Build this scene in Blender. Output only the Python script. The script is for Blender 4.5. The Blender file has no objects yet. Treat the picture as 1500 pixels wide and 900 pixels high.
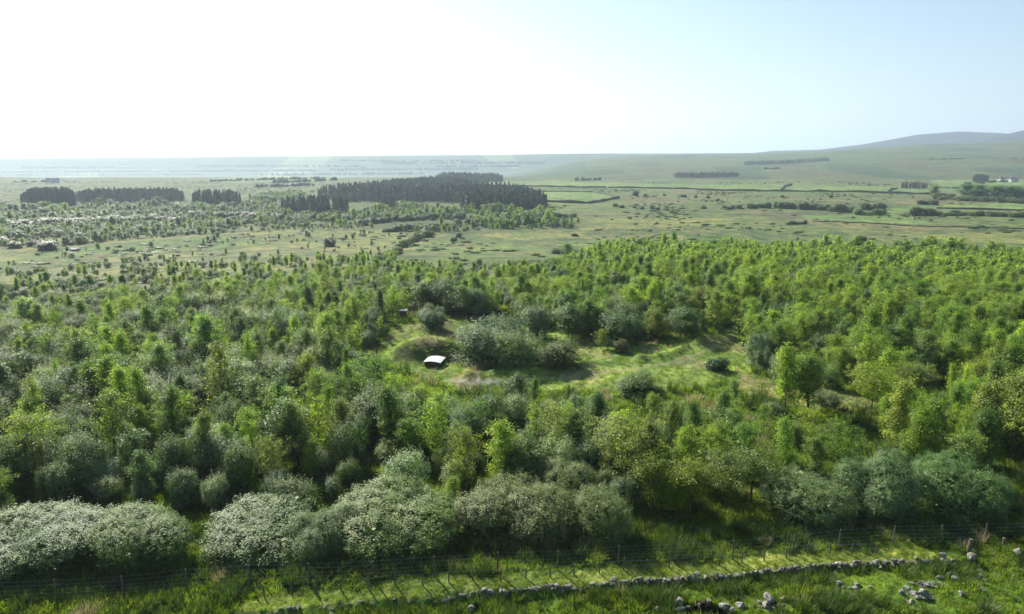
import bpy, math, random
import numpy as np
from mathutils import Vector

rad = math.radians
rng = np.random.default_rng(11)
random.seed(5)
S = bpy.context.scene
C = S.collection

# ------------------------------------------------------------------ camera, sky, sun, exposure
F, CX, CY, HC = 1020.0, 750.0, 450.0, 24.0
TH = rad(12.06); CT, ST = math.cos(TH), math.sin(TH)
cd = bpy.data.cameras.new('camera'); cam = bpy.data.objects.new('camera', cd); C.objects.link(cam)
cd.sensor_width = 36; cd.lens = F / 1500 * 36; cd.clip_start = .5; cd.clip_end = 90000
cam.location = (0, 0, HC); cam.rotation_euler = (rad(90) - TH, 0, 0)
S.camera = cam

SUN_AZ, SUN_EL = rad(-35), rad(36)          # azimuth from +Y, negative = left
w = bpy.data.worlds.new('World'); S.world = w; w.use_nodes = True
wn = w.node_tree; bg = wn.nodes['Background']
sky = wn.nodes.new('ShaderNodeTexSky'); sky.sky_type = 'NISHITA'; sky.sun_disc = False
sky.sun_elevation = SUN_EL; sky.sun_rotation = SUN_AZ
sky.air_density = 1.0; sky.dust_density = 1.0; sky.ozone_density = 2.2; sky.altitude = 200
wn.links.new(sky.outputs[0], bg.inputs[0]); bg.inputs[1].default_value = 0.06
sl = bpy.data.lights.new('sun', 'SUN'); sun = bpy.data.objects.new('sun', sl); C.objects.link(sun)
sl.energy = 5.0; sl.angle = rad(.55); sl.color = (1, .94, .84)
sd = Vector((math.sin(SUN_AZ) * math.cos(SUN_EL), math.cos(SUN_AZ) * math.cos(SUN_EL), math.sin(SUN_EL)))
sun.rotation_euler = sd.to_track_quat('Z', 'Y').to_euler(); sun.location = (-300, 400, 600)
S.view_settings.view_transform = 'Standard'; S.view_settings.look = 'None'
S.view_settings.exposure = 1.24; S.view_settings.gamma = 1
S.cycles.max_bounces = 6; S.cycles.diffuse_bounces = 3; S.cycles.transmission_bounces = 4
S.cycles.glossy_bounces = 2; S.cycles.volume_bounces = 0; S.cycles.transparent_max_bounces = 4
S.cycles.use_adaptive_sampling = True; S.cycles.adaptive_threshold = .015
HAZE_DENSITY = 1.55e-4

# ------------------------------------------------------------------ helpers
def sm(a, b, x):
    t = np.clip((x - a) / (b - a), 0, 1); return t * t * (3 - 2 * t)

class Waves:                                   # smooth pseudo noise, about -1..1
    def __init__(s, scale, seed, n=9):
        r = np.random.default_rng(seed); a = r.uniform(0, 2 * np.pi, n)
        k = 2 * np.pi / scale * r.uniform(.6, 1.7, n)
        s.kx, s.ky, s.p = k * np.cos(a), k * np.sin(a), r.uniform(0, 6.28, n); s.n = n
    def __call__(s, x, y):
        o = 0
        for i in range(s.n): o = o + np.sin(s.kx[i] * x + s.ky[i] * y + s.p[i])
        return o / math.sqrt(s.n) * .75
nz_big, nz_mid, nz_sm, nz_tiny = Waves(60, 1), Waves(14, 2), Waves(4.5, 3), Waves(1.3, 4)
nz_far, nz_km = Waves(330, 5), Waves(1500, 6)

def zray(Y, py):                               # height whose picture row is py, at forward distance Y
    t = (CY - py) / F
    return HC + Y * (t * CT - ST) / (CT + t * ST)

def project(x, y, z):
    d = y * CT - (z - HC) * ST; u = y * ST + (z - HC) * CT
    d = np.maximum(d, .01)
    return CX + F * x / d, CY - F * u / d

RIDGE_X = [-900, 560, 660, 740, 830, 900, 930, 1000, 1100, 1200, 1280, 1350, 1500, 1800, 2600]
RIDGE_Y = [272, 262, 257, 249, 237, 230.5, 228.5, 227.5, 226, 222, 217, 212.5, 208, 203, 205]
MT_X = [-900, 1050, 1090, 1130, 1200, 1260, 1300, 1340, 1400, 1455, 1600, 1900]
MT_Y = [240, 233, 226, 221, 219, 212, 205, 197.5, 193, 195, 205, 214]
MB_X = [-900, 1330, 1400, 1440, 1500, 1570, 1700, 2000]
MB_Y = [240, 222, 214, 204, 189.5, 180, 176, 190]
FH_X = [-900, -300, 0, 100, 220, 380, 520, 640, 800, 900, 2600]
FH_Y = [233, 233, 233, 232, 231, 228.5, 230.5, 228.5, 233, 235, 236]
WALL_PX = [(380, 905), (440, 899), (550, 891), (620, 885), (680, 881), (760, 873), (860, 868), (960, 860), (1060, 853), (1150, 845),
           (1240, 838), (1300, 836), (1360, 829), (1400, 829)]

def seg_dist(x, y, P):                         # signed distance to a polyline (positive = far side)
    best = np.full(np.shape(x), 1e9); sg = np.ones(np.shape(x)); end = np.zeros(np.shape(x))
    for (ax, ay), (bx, by) in zip(P[:-1], P[1:]):
        dx, dy = bx - ax, by - ay; L = math.hypot(dx, dy)
        t = np.clip(((x - ax) * dx + (y - ay) * dy) / L / L, 0, 1)
        d = np.hypot(x - ax - t * dx, y - ay - t * dy); s = (dx * (y - ay) - dy * (x - ax)) / L
        m = d < best; best = np.where(m, d, best); sg = np.where(m, np.sign(s), sg)
    return best * sg

WALLXY = None
MOUND = None
BANK = None
def terrain(x, y):
    x = np.asarray(x, float); y = np.asarray(y, float)
    D = np.hypot(x, y); Y = np.maximum(y, 1)
    a = CX + F * x / (Y * CT); a = np.clip(a, -900, 2600)
    z = -14 * sm(90, 350, D)
    z = z + nz_big(x, y) * .25 * sm(20, 60, D) + nz_mid(x, y) * .10 + nz_sm(x, y) * .07 * (1 - sm(150, 260, D))
    near = D < 75
    if near.any():
        z = z + np.where(near, nz_tiny(x, y) * .045 + np.maximum(nz_sm(x + 40, y), 0) * .16, 0)
    z = z + nz_far(x, y) * 1.2 * sm(300, 900, D)
    front = y > 1
    # long slope to the ridge on the right, the edge of the moor and the plain on the left
    rz = zray(3000., np.interp(a, RIDGE_X, RIDGE_Y))
    z1 = -14 + (rz + 14) * sm(1050, 3000, Y) + nz_km(x, y) * 5 * sm(1400, 2400, Y) * (1 - sm(2500, 3000, Y)) * (a > 800)
    left = 1 - sm(600, 860, a)
    z1 = z1 * (1 - left) + left * np.where(Y < 1300, -14 + 2 * sm(900, 1250, Y), -12 - 52 * sm(1300, 2300, Y))
    back = sm(3000, 3700, Y)
    z1 = z1 * (1 - back) + (-64) * back
    far = sm(380, 1050, Y)
    zf = np.where(Y > 380, z * 0 + z1, 0)
    z = np.where(front, z + (zf + 14) * (Y > 380), z)
    # far hills
    for Yr, X_, Y_, wd in ((3800., MB_X, MB_Y, 500.), (4500., MT_X, MT_Y, 700.), (11500., FH_X, FH_Y, 2400.)):
        top = zray(Yr, np.interp(a, X_, Y_)) + nz_km(x, y) * 2
        g = np.exp(-((Y - Yr) / wd) ** 2 * 2.2)
        z = np.where(front & (Y > 3000), np.maximum(z, -64 + (top + 64) * g), z)
    if WALLXY is not None:
        n = D < 60
        if n.any():
            s = seg_dist(x, y, WALLXY)
            endx = (x > WALLXY[0][0] - 3) & (x < WALLXY[-1][0] + 1.5)
            z = z + np.where(n & endx, .38 * sm(-.35, .15, s) * (1 - sm(1.5, 6, s)), 0)
    if BANK is not None:
        n = (D > 60) & (D < 110) & (x > BANK[1][0] - 1) & (x < BANK[-1][0] + 2)
        if n.any():
            s = seg_dist(x, y, BANK); z = z + np.where(n, (.5 + .25 * nz_sm(x, y)) * np.exp(-((np.abs(s) - 2.1) / .8) ** 2) * (s > 0) - .3 * np.exp(-((s + 1.6) / 1.) ** 2), 0)
    if MOUND is not None:
        for (mx, my, rx, ry, h, p) in MOUND:
            d = ((x - mx) / rx) ** 2 + ((y - my) / ry) ** 2
            z = z + h * np.exp(-d ** p)
    return z

def ground_at(px, py):                         # point of the ground seen at a pixel of the 1500x900 photograph
    u, v = (px - CX) / F, (CY - py) / F
    d = np.array([u, CT + v * ST, -ST + v * CT]); d /= np.linalg.norm(d)
    t = 18 * 1.004 ** np.arange(1700); x, y, z = d[0] * t, d[1] * t, HC + d[2] * t
    g = terrain(x, y) - z; i = int(np.argmax(g > 0))
    if not (g > 0).any(): i = len(t) - 1
    lo, hi = t[max(i - 1, 0)], t[i]
    for _ in range(14):
        m = (lo + hi) / 2
        if terrain(d[0] * m, d[1] * m) > HC + d[2] * m: hi = m
        else: lo = m
    return float(d[0] * hi), float(d[1] * hi), float(terrain(d[0] * hi, d[1] * hi))

def place(px, pyb, pyt):                       # foot point and real height of something standing there
    x, y, z = ground_at(px, pyb)
    return x, y, z, float(zray(y, pyt) - z)

WALLXY_ = [ground_at(px, py)[:2] for px, py in WALL_PX]
m1, m2, m3 = ground_at(622, 532), ground_at(700, 474), ground_at(600, 480)
MOUND_ = [(m1[0], m1[1] + 3.4, 4.6, 3.0, 2.2, 2), (m3[0] - 1, m3[1], 9, 6, .9, 1.5), (m2[0] - 1, m2[1] + 6, 7, 3.2, 1.8, 2)]
c1 = ground_at(930, 545)
MOUND_.append((c1[0], c1[1] - 1, 16, 3.5, .5, 1)); MOUND_.append((ground_at(1060, 500)[0], ground_at(1060, 500)[1], 5, 3, .8, 1.2))
r1 = ground_at(1330, 872); MOUND_.append((r1[0], r1[1], 7, 2.2, .5, 1))
BANK_ = [ground_at(*p)[:2] for p in [(640, 556), (690, 561), (760, 557), (850, 550), (930, 541), (1000, 527), (1050, 508), (1078, 488)]]
WALLXY, MOUND, BANK = WALLXY_, MOUND_, BANK_

def inside(px, py, poly):
    px, py = np.asarray(px), np.asarray(py); c = np.zeros(px.shape, bool); n = len(poly)
    for i in range(n):
        (x1, y1), (x2, y2) = poly[i], poly[(i + 1) % n]
        if y1 == y2: continue
        c ^= ((y1 > py) != (y2 > py)) & (px < (x2 - x1) * (py - y1) / (y2 - y1) + x1)
    return c

def mesh_np(name, V, Fq, mats, midx=None, smooth=False):
    V = np.asarray(V, np.float32); Fq = np.asarray(Fq, np.int32); k = Fq.shape[1]
    m = bpy.data.meshes.new(name)
    m.vertices.add(len(V)); m.vertices.foreach_set('co', V.ravel())
    m.loops.add(Fq.size); m.loops.foreach_set('vertex_index', Fq.ravel())
    m.polygons.add(len(Fq)); m.polygons.foreach_set('loop_start', np.arange(0, Fq.size, k, dtype=np.int32))
    for q in (mats if isinstance(mats, (list, tuple)) else [mats]): m.materials.append(q)
    if midx is not None: m.polygons.foreach_set('material_index', np.asarray(midx, np.int32))
    m.update(calc_edges=True)
    m.polygons.foreach_set('use_smooth', np.full(len(Fq), smooth))
    return m

def link(name, data, loc=(0, 0, 0), rz=0, sc=1, parent=None):
    o = bpy.data.objects.new(name, data); C.objects.link(o); o.location = loc; o.rotation_euler = (0, 0, rz)
    o.scale = (sc,) * 3 if isinstance(sc, (int, float)) else sc
    if parent: o.parent = parent
    return o
def tag(o, label, cat, group=None):
    o['label'] = label; o['category'] = cat; o['kind'] = 'thing'
    if group: o['group'] = group
    return o

# ------------------------------------------------------------------ materials
def new_mat(name):
    m = bpy.data.materials.new(name); m.use_nodes = True; n = m.node_tree; n.nodes.clear()
    out = n.nodes.new('ShaderNodeOutputMaterial'); return m, n, out
def N(n, t, **kw):
    q = n.nodes.new(t)
    for k, v in kw.items(): setattr(q, k, v)
    return q
def ramp(n, fac, stops):
    r = n.nodes.new('ShaderNodeValToRGB'); e = r.color_ramp.elements
    while len(e) < len(stops): e.new(.5)
    for i, (p, c) in enumerate(stops): e[i].position = p; e[i].color = (*c, 1)
    n.links.new(fac, r.inputs[0]); return r.outputs[0]
def mixc(n, a, b, fac, mode='MIX'):
    m = n.nodes.new('ShaderNodeMix'); m.data_type = 'RGBA'; m.blend_type = mode
    for s, v in ((0, fac), (6, a), (7, b)):
        if hasattr(v, 'links'): n.links.new(v, m.inputs[s])
        elif isinstance(v, (int, float)): m.inputs[s].default_value = v
        else: m.inputs[s].default_value = (*v, 1)
    return m.outputs[2]

def leaf_mat(name, cols, trans=.4, tcol=(1.5, 1.7, .5), gloss=.25, rough=.45, inst=.5):
    """cols: ramp over a per-leaf random; inst: how much each plant differs"""
    m, n, out = new_mat(name); L = n.links.new
    geo = N(n, 'ShaderNodeNewGeometry'); oi = N(n, 'ShaderNodeObjectInfo')
    k = len(cols)
    base = ramp(n, geo.outputs['Random Per Island'], [(i / (k - 1), c) for i, c in enumerate(cols)])
    tint = ramp(n, oi.outputs['Random'], [(0, (1 - .35 * inst, 1 - .22 * inst, 1)), (.35, (1, 1, 1)), (.65, (1 + .22 * inst, 1 + .16 * inst, .85)), (1, (1 - .16 * inst, 1 - .2 * inst, 1 - .3 * inst))])
    c = mixc(n, base, tint, 1., 'MULTIPLY'); c = mixc(n, c, oi.outputs['Color'], 1., 'MULTIPLY')
    tc_ = N(n, 'ShaderNodeTexCoord'); nt = N(n, 'ShaderNodeTexNoise'); nt.inputs['Scale'].default_value = 1.4; nt.inputs['Detail'].default_value = 2; L(tc_.outputs['Object'], nt.inputs[0])
    c = mixc(n, c, ramp(n, nt.outputs[0], [(.35, (.72, .8, .85)), (.5, (1, 1, 1)), (.65, (1.3, 1.2, 1.1))]), 1., 'MULTIPLY')
    b = N(n, 'ShaderNodeBsdfPrincipled'); L(c, b.inputs['Base Color'])
    b.inputs['Roughness'].default_value = rough; b.inputs['Specular IOR Level'].default_value = gloss
    t = N(n, 'ShaderNodeBsdfTranslucent'); tc = mixc(n, c, tcol, 1., 'MULTIPLY'); L(tc, t.inputs[0])
    mx = N(n, 'ShaderNodeMixShader'); mx.inputs[0].default_value = trans
    L(b.outputs[0], mx.inputs[1]); L(t.outputs[0], mx.inputs[2]); L(mx.outputs[0], out.inputs[0]); return m

def noise_mat(name, stops, scale=1., rough=.9, bump=0., coord='Object', detail=6, spec=.2):
    m, n, out = new_mat(name); L = n.links.new
    tc = N(n, 'ShaderNodeTexCoord'); nt = N(n, 'ShaderNodeTexNoise'); nt.inputs['Scale'].default_value = scale; nt.inputs['Detail'].default_value = detail
    L(tc.outputs[coord], nt.inputs[0])
    c = ramp(n, nt.outputs[0], stops)
    b = N(n, 'ShaderNodeBsdfPrincipled'); L(c, b.inputs['Base Color']); b.inputs['Roughness'].default_value = rough; b.inputs['Specular IOR Level'].default_value = spec
    if bump:
        bp = N(n, 'ShaderNodeBump'); bp.inputs['Strength'].default_value = bump; bp.inputs['Distance'].default_value = .05; L(nt.outputs[0], bp.inputs['Height']); L(bp.outputs[0], b.inputs['Normal'])
    L(b.outputs[0], out.inputs[0]); return m

M_birch = leaf_mat('birch_leaves', [(.12, .17, .026), (.18, .24, .036), (.245, .315, .055), (.33, .39, .11)], .5, (1.55, 1.9, .6), .22, .5)
M_willow = leaf_mat('willow_leaves', [(.085, .125, .045), (.125, .17, .07), (.165, .215, .095), (.235, .28, .15)], .26, (1.2, 1.45, .6), .25, .55)
M_alder = leaf_mat('alder_leaves', [(.06, .115, .024), (.09, .16, .034), (.13, .21, .05)], .4, (1.5, 1.8, .5), .3)
M_haw = leaf_mat('thorn_leaves', [(.03, .06, .022), (.055, .1, .03), (.095, .15, .05)], .25, (1.4, 1.6, .6), .2)
M_spruce = leaf_mat('spruce_needles', [(.015, .038, .026), (.03, .065, .042), (.05, .095, .055)], .12, (1.3, 1.6, .6), .15, inst=.9)
M_grass = leaf_mat('grass_blades', [(.06, .105, .016), (.11, .17, .026), (.17, .235, .04), (.27, .29, .11)], .45, (1.6, 1.8, .5), .2, inst=.9)
M_rush = leaf_mat('rush_blades', [(.025, .06, .012), (.045, .1, .02), (.08, .13, .03), (.2, .17, .09)], .3, (1.4, 1.6, .6), .25, inst=.5)
M_dry = leaf_mat('dry_blades', [(.22, .18, .1), (.34, .29, .17), (.45, .4, .28)], .35, (1.2, 1.2, .9), .2, inst=.3)
M_bark = noise_mat('bark', [(.3, (.05, .04, .03)), (.6, (.13, .11, .09)), (.8, (.25, .23, .2))], 6)
M_bark2 = noise_mat('grey_bark', [(.3, (.04, .035, .025)), (.7, (.12, .105, .085))], 6)
def stone_mat():
    m, n, out = new_mat('lichened_stone'); L = n.links.new; tc = N(n, 'ShaderNodeTexCoord'); g = N(n, 'ShaderNodeNewGeometry')
    def nt(sc, d=8):
        t = N(n, 'ShaderNodeTexNoise'); t.inputs['Scale'].default_value = sc; t.inputs['Detail'].default_value = d; L(tc.outputs['Object'], t.inputs[0]); return t.outputs[0]
    c = ramp(n, nt(5), [(.35, (.07, .068, .06)), (.5, (.16, .155, .14)), (.62, (.24, .235, .215)), (.74, (.38, .37, .34))])
    c = mixc(n, c, ramp(n, g.outputs['Random Per Island'], [(0, (.55, .55, .52)), (.6, (1, 1, 1)), (1, (1.5, 1.5, 1.45))]), 1., 'MULTIPLY')
    c = mixc(n, c, (.09, .12, .035), ramp(n, nt(2.3), [(.5, (0, 0, 0)), (.6, (.85, .85, .85))]))
    b = N(n, 'ShaderNodeBsdfPrincipled'); L(c, b.inputs['Base Color']); b.inputs['Roughness'].default_value = .9; b.inputs['Specular IOR Level'].default_value = .2
    bp = N(n, 'ShaderNodeBump'); bp.inputs['Strength'].default_value = .7; bp.inputs['Distance'].default_value = .04; L(nt(9), bp.inputs['Height']); L(bp.outputs[0], b.inputs['Normal']); L(b.outputs[0], out.inputs[0]); return m
M_stone = stone_mat()
M_post = noise_mat('weathered_wood', [(.3, (.06, .05, .035)), (.55, (.14, .12, .09)), (.75, (.24, .21, .17))], 9)
M_peat = noise_mat('bare_peat', [(.3, (.012, .008, .006)), (.7, (.04, .028, .02))], 3, .95, .8)
M_fieldwall = noise_mat('dark_field_wall', [(.3, (.03, .04, .022)), (.7, (.09, .1, .06))], .6)

def wire_mat():
    m, n, out = new_mat('galvanised_wire'); b = N(n, 'ShaderNodeBsdfPrincipled'); b.inputs['Base Color'].default_value = (.4, .41, .42, 1)
    b.inputs['Metallic'].default_value = .8; b.inputs['Roughness'].default_value = .5; n.links.new(b.outputs[0], out.inputs[0]); return m
M_wire = wire_mat()

# ground: cover colour painted per vertex from the fields' own outlines, broken up by noise
def ground_mat():
    m, n, out = new_mat('ground_cover'); L = n.links.new
    at = N(n, 'ShaderNodeAttribute', attribute_name='cover'); tc = N(n, 'ShaderNodeTexCoord')
    def noise(scale, det=5, rough=.6, st=(1, 1, 1)):
        mp = N(n, 'ShaderNodeMapping'); mp.inputs['Scale'].default_value = st; L(tc.outputs['Object'], mp.inputs[0])
        t = N(n, 'ShaderNodeTexNoise'); t.inputs['Scale'].default_value = scale; t.inputs['Detail'].default_value = det; t.inputs['Roughness'].default_value = rough; L(mp.outputs[0], t.inputs[0]); return t.outputs[0]
    c = at.outputs['Color']
    a1 = ramp(n, noise(.9), [(.32, (.55, .62, .5)), (.5, (1, 1, 1)), (.66, (1.35, 1.25, 1.2))])
    a2 = ramp(n, noise(.06, 8, .72), [(.36, (.5, .62, .62)), (.5, (1, 1, 1)), (.62, (1.4, 1.2, 1.0))]); a4 = ramp(n, noise(.22, 6, .7, (1, .55, 1)), [(.36, (.55, .65, .6)), (.5, (1, 1, 1)), (.64, (1.35, 1.25, 1.15))]); c = mixc(n, c, a4, 1., 'MULTIPLY')
    a3 = ramp(n, noise(.006, 10, .68, (1, 2.2, 1)), [(.36, (.72, .76, .78)), (.5, (1, 1, 1)), (.62, (1.25, 1.16, 1.05))])
    c = mixc(n, c, a1, 1., 'MULTIPLY'); c = mixc(n, c, a2, 1., 'MULTIPLY'); c = mixc(n, c, a3, 1., 'MULTIPLY')
    b = N(n, 'ShaderNodeBsdfPrincipled'); L(c, b.inputs['Base Color']); b.inputs['Roughness'].default_value = .95; b.inputs['Specular IOR Level'].default_value = .1
    bp = N(n, 'ShaderNodeBump'); bp.inputs['Strength'].default_value = .7; bp.inputs['Distance'].default_value = .25
    L(noise(2.2, 6), bp.inputs['Height']); L(bp.outputs[0], b.inputs['Normal'])
    L(b.outputs[0], out.inputs[0]); return m
M_ground = ground_mat()

# ------------------------------------------------------------------ ground sheet
OPEN = {   # outlines, in pixels of the photograph, of ground where nothing tall grows
 'clearing': [(556, 505), (575, 478), (640, 468), (730, 462), (860, 500), (960, 500), (1030, 492), (1080, 476), (1092, 500), (1100, 545), (1070, 556), (985, 572), (900, 570), (840, 572), (780, 572), (690, 574), (640, 558), (590, 542), (556, 528)],
 'heath': [(1080, 545), (1150, 560), (1230, 570), (1290, 590), (1270, 604), (1200, 600), (1130, 585), (1080, 575)],
 'gap1': [(1190, 600), (1290, 605), (1310, 640), (1230, 640)],
 'left_field': [(0, 384), (60, 368), (180, 356), (300, 347), (420, 340), (560, 340), (612, 346), (560, 372), (520, 376), (440, 366), (380, 362), (300, 370), (180, 374), (110, 390), (0, 404)],
 'mid_field': [(632, 350), (720, 342), (862, 339), (850, 346), (872, 362), (835, 380), (790, 386), (700, 388), (600, 384), (575, 380)],
 'cross': [(540, 326), (690, 322), (690, 329), (560, 332)],
 'near_strip': [(-400, 800), (0, 792), (300, 782), (600, 768), (800, 756), (930, 748), (1250, 728), (1500, 712), (1900, 700), (2000, 1100), (-500, 1100)],
}
RIGHT_OPEN = [(802, 240), (802, 300), (815, 318), (850, 322), (850, 336), (900, 336), (1000, 331), (1065, 338), (1095, 358), (1200, 356), (1300, 357), (1400, 360), (1520, 364), (1900, 372), (1900, 150), (900, 150)]
WOOD_FAR = [(-300, 300), (30, 300), (110, 304), (200, 299), (280, 301), (350, 300), (380, 285), (440, 280), (458, 296), (412, 305), (420, 314), (515, 316), (560, 302), (600, 300), (672, 308), (800, 312), (848, 322), (846, 334), (790, 336), (700, 338), (620, 342), (560, 336), (420, 337), (300, 343), (180, 352), (60, 364), (-300, 380)]
PASTURE = [
 [(690, 267), (800, 266), (1000, 270), (1200, 271), (1340, 275), (1430, 278), (1340, 283), (1000, 276.5), (890, 274), (790, 273), (700, 270)],
 [(790, 280), (865, 281), (905, 290), (862, 298), (806, 296), (785, 285)],
 [(1297, 305), (1337, 302), (1500, 297), (1900, 292), (1900, 302), (1500, 307), (1373, 305), (1330, 313), (1297, 313)],
 [(1173, 315), (1290, 314), (1335, 318), (1375, 330), (1250, 325), (1180, 321)],
 [(1360, 264), (1500, 262), (1700, 260), (1700, 270), (1500, 272), (1380, 274)],
 [(300, 262), (420, 256), (560, 255), (460, 266), (330, 268)],
]
PALE = [
 [(1230, 338), (1500, 340), (1900, 345), (1900, 362), (1500, 358), (1370, 351), (1250, 347)],
 [(1130, 355), (1300, 353), (1500, 360), (1300, 372), (1140, 368)],
 [(300, 345), (420, 337), (560, 338), (610, 347), (540, 372), (440, 364)],
 [(840, 322), (1100, 318), (1000, 332), (850, 338)],
 [(700, 345), (860, 340), (850, 348), (760, 352)],
]
PLAIN_F = Waves(700, 21); PLAIN_G = Waves(260, 22); cov_a, cov_b, cov_c = Waves(9, 31), Waves(35, 32), Waves(150, 33)
TRACK_PX = [(640, 556), (690, 561), (760, 557), (850, 550), (930, 541), (1000, 527), (1050, 508), (1078, 488)]
TRACK = [ground_at(*p)[:2] for p in TRACK_PX]
def cover(x, y, z):
    px, py = project(x, y, z); fr = y > 5; D = np.hypot(x, y)
    n = len(x)
    col = np.empty((n, 3)); col[:] = (.06, .115, .022)             # turf between the trees
    def put(mask, c, amt=1.):
        m = np.clip(np.asarray(mask, float) * amt, 0, 1)[:, None]; col[:] = col * (1 - m) + np.array(c) * m
    b = cov_b(x, y); a = cov_a(x, y); cc = cov_c(x, y)
    put(sm(100, 170, D) * (px < 1000), (.125, .145, .06)); put(sm(.1, .9, b) * sm(90, 200, D), (.16, .15, .075), .5)
    put(fr & (py < 345), (.08, .105, .042))
    put(fr & inside(px, py, RIGHT_OPEN), (.088, .122, .045))
    put(fr & inside(px, py, RIGHT_OPEN) & (cc > .25), (.115, .115, .06), .7)
    put(fr & (py < 262) & (px > 700) & (D < 4500), (.066, .095, .036))
    put(fr & inside(px, py, OPEN['left_field']), (.08, .13, .038)); put(fr & inside(px, py, OPEN['left_field']) & (a + cc > .8), (.1, .075, .05), .8)
    put(fr & inside(px, py, OPEN['mid_field']), (.085, .13, .045)); put(fr & inside(px, py, OPEN['mid_field']) & (b > .4), (.13, .11, .06), .6)
    for P in PALE: put(fr & inside(px, py, P), (.135, .155, .058), .7)
    for P in PASTURE: put(fr & inside(px, py, P), (.115, .18, .055), .9)
    put(fr & inside(px, py, OPEN['clearing']), (.15, .22, .05)); put(fr & inside(px, py, OPEN['clearing']) & (a > .35), (.2, .2, .09), .7)
    put(fr & inside(px, py, OPEN['clearing']) & (px < 760) & (b + a > .1), (.17, .16, .08), .6)
    put(fr & (inside(px, py, OPEN['heath']) | inside(px, py, OPEN['gap1'])), (.17, .18, .07))
    put(fr & (D > 70) & (D < 90) & (np.abs(seg_dist(x, y, TRACK)) < .32 + .12 * a), (.22, .21, .13), .7); put(fr & (np.hypot((px - 712) / 32, (py - 558) / 5) < 1 + .3 * a), (.3, .28, .23), .8)
    # near strip: bright cropped turf against darker rushy ground
    ns = fr & (D < 47)
    put(ns, (.075, .15, .018)); put(ns & (a > .2), (.13, .21, .03), .8); put(ns & (nz_sm(x, y) > .7), (.17, .22, .05), .6)
    s = seg_dist(x, y, WALLXY); put(ns & (s > .1) & (s < 1.6 + .5 * a), (.2, .24, .06), .85)
    h = np.hypot((x - PEAT[0]) / 1.5, (y - PEAT[1]) / .7); put(ns & (h < 1), (.018, .012, .009))
    # the face of the mound, its shade put into the colour, and the cut bank
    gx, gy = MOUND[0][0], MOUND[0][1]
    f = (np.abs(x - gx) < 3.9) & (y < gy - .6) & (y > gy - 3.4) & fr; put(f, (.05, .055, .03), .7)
    gx, gy = MOUND[2][0], MOUND[2][1]
    f = (np.abs(x - gx) < 6.2) & (y < gy - 1.2) & (y > gy - 4) & fr; put(f, (.03, .022, .016), .9)
    # plain beyond the moor: a patchwork
    pl = fr & (y > 1500) & (px < 860) | (fr & (y > 3600))
    q = PLAIN_F(x, y * .35); q2 = PLAIN_G(x, y * .35)
    hs = fr & (y > 1200) & (y < 3300) & (px > 760); put(hs & (q2 + .5 * q > .5), (.075, .085, .038), .8); put(hs & (q2 - .6 * q < -.6), (.035, .06, .026), .8); put(hs & (PLAIN_G(x + 900, y * .6) > 1.0), (.06, .05, .03), .7)
    put(pl, (.055, .085, .04)); put(pl & (q > .7), (.14, .18, .08)); put(pl & (q < -.3), (.05, .08, .04)); put(pl & (q2 > .8), (.06, .085, .045)); put(pl & (q2 < -.95) & (y > 3800), (.15, .17, .08))
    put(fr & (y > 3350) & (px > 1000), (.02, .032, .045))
    return col
PEAT = ground_at(1035, 896)

def build_ground():
    ang = np.concatenate([np.arange(-180, -50, 5.), np.arange(-50, 50, .15), np.arange(50, 180, 5.)])
    r = np.concatenate([[2, 6, 11, 16, 19], 20 * 1.0075 ** np.arange(985)])
    A, R_ = np.meshgrid(np.radians(ang), r); x = (R_ * np.sin(A)).ravel(); y = (R_ * np.cos(A)).ravel()
    z = terrain(x, y); h = np.hypot((x - PEAT[0]) / 1.5, (y - PEAT[1]) / .7); z = z - .35 * (h < 1) * (np.hypot(x, y) < 60)
    n, mcol = len(r), len(ang)
    I, J = np.meshgrid(np.arange(n - 1), np.arange(mcol), indexing='ij'); J2 = (J + 1) % mcol
    Q = np.stack([I * mcol + J, I * mcol + J2, (I + 1) * mcol + J2, (I + 1) * mcol + J], -1).reshape(-1, 4)[:, ::-1]
    m = mesh_np('ground', np.stack([x, y, z], -1), Q, M_ground, smooth=True)
    at = m.color_attributes.new('cover', 'FLOAT_COLOR', 'POINT'); c = cover(x, y, z)
    at.data.foreach_set('color', np.concatenate([c, np.ones((len(c), 1))], 1).astype(np.float32).ravel())
    o = link('ground', m); o['kind'] = 'structure'; print('ground', len(Q))
build_ground()

# ------------------------------------------------------------------ haze
def build_haze():
    X = 32500; z0, z1 = -90, 620
    v = [(sx * X, sy * X, z) for z in (z0, z1) for sx, sy in ((-1, -1), (1, -1), (1, 1), (-1, 1))]
    f = [(0, 3, 2, 1), (4, 5, 6, 7), (0, 1, 5, 4), (1, 2, 6, 5), (2, 3, 7, 6), (3, 0, 4, 7)]
    m, n, out = new_mat('haze_air'); p = N(n, 'ShaderNodeVolumePrincipled')
    p.inputs['Color'].default_value = (.68, .86, 1, 1); p.inputs['Density'].default_value = HAZE_DENSITY; p.inputs['Anisotropy'].default_value = .35
    n.links.new(p.outputs[0], out.inputs['Volume'])
    m.cycles.homogeneous_volume = True
    o = link('haze', mesh_np('haze', v, f, m)); o['kind'] = 'stuff'
build_haze()

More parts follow.
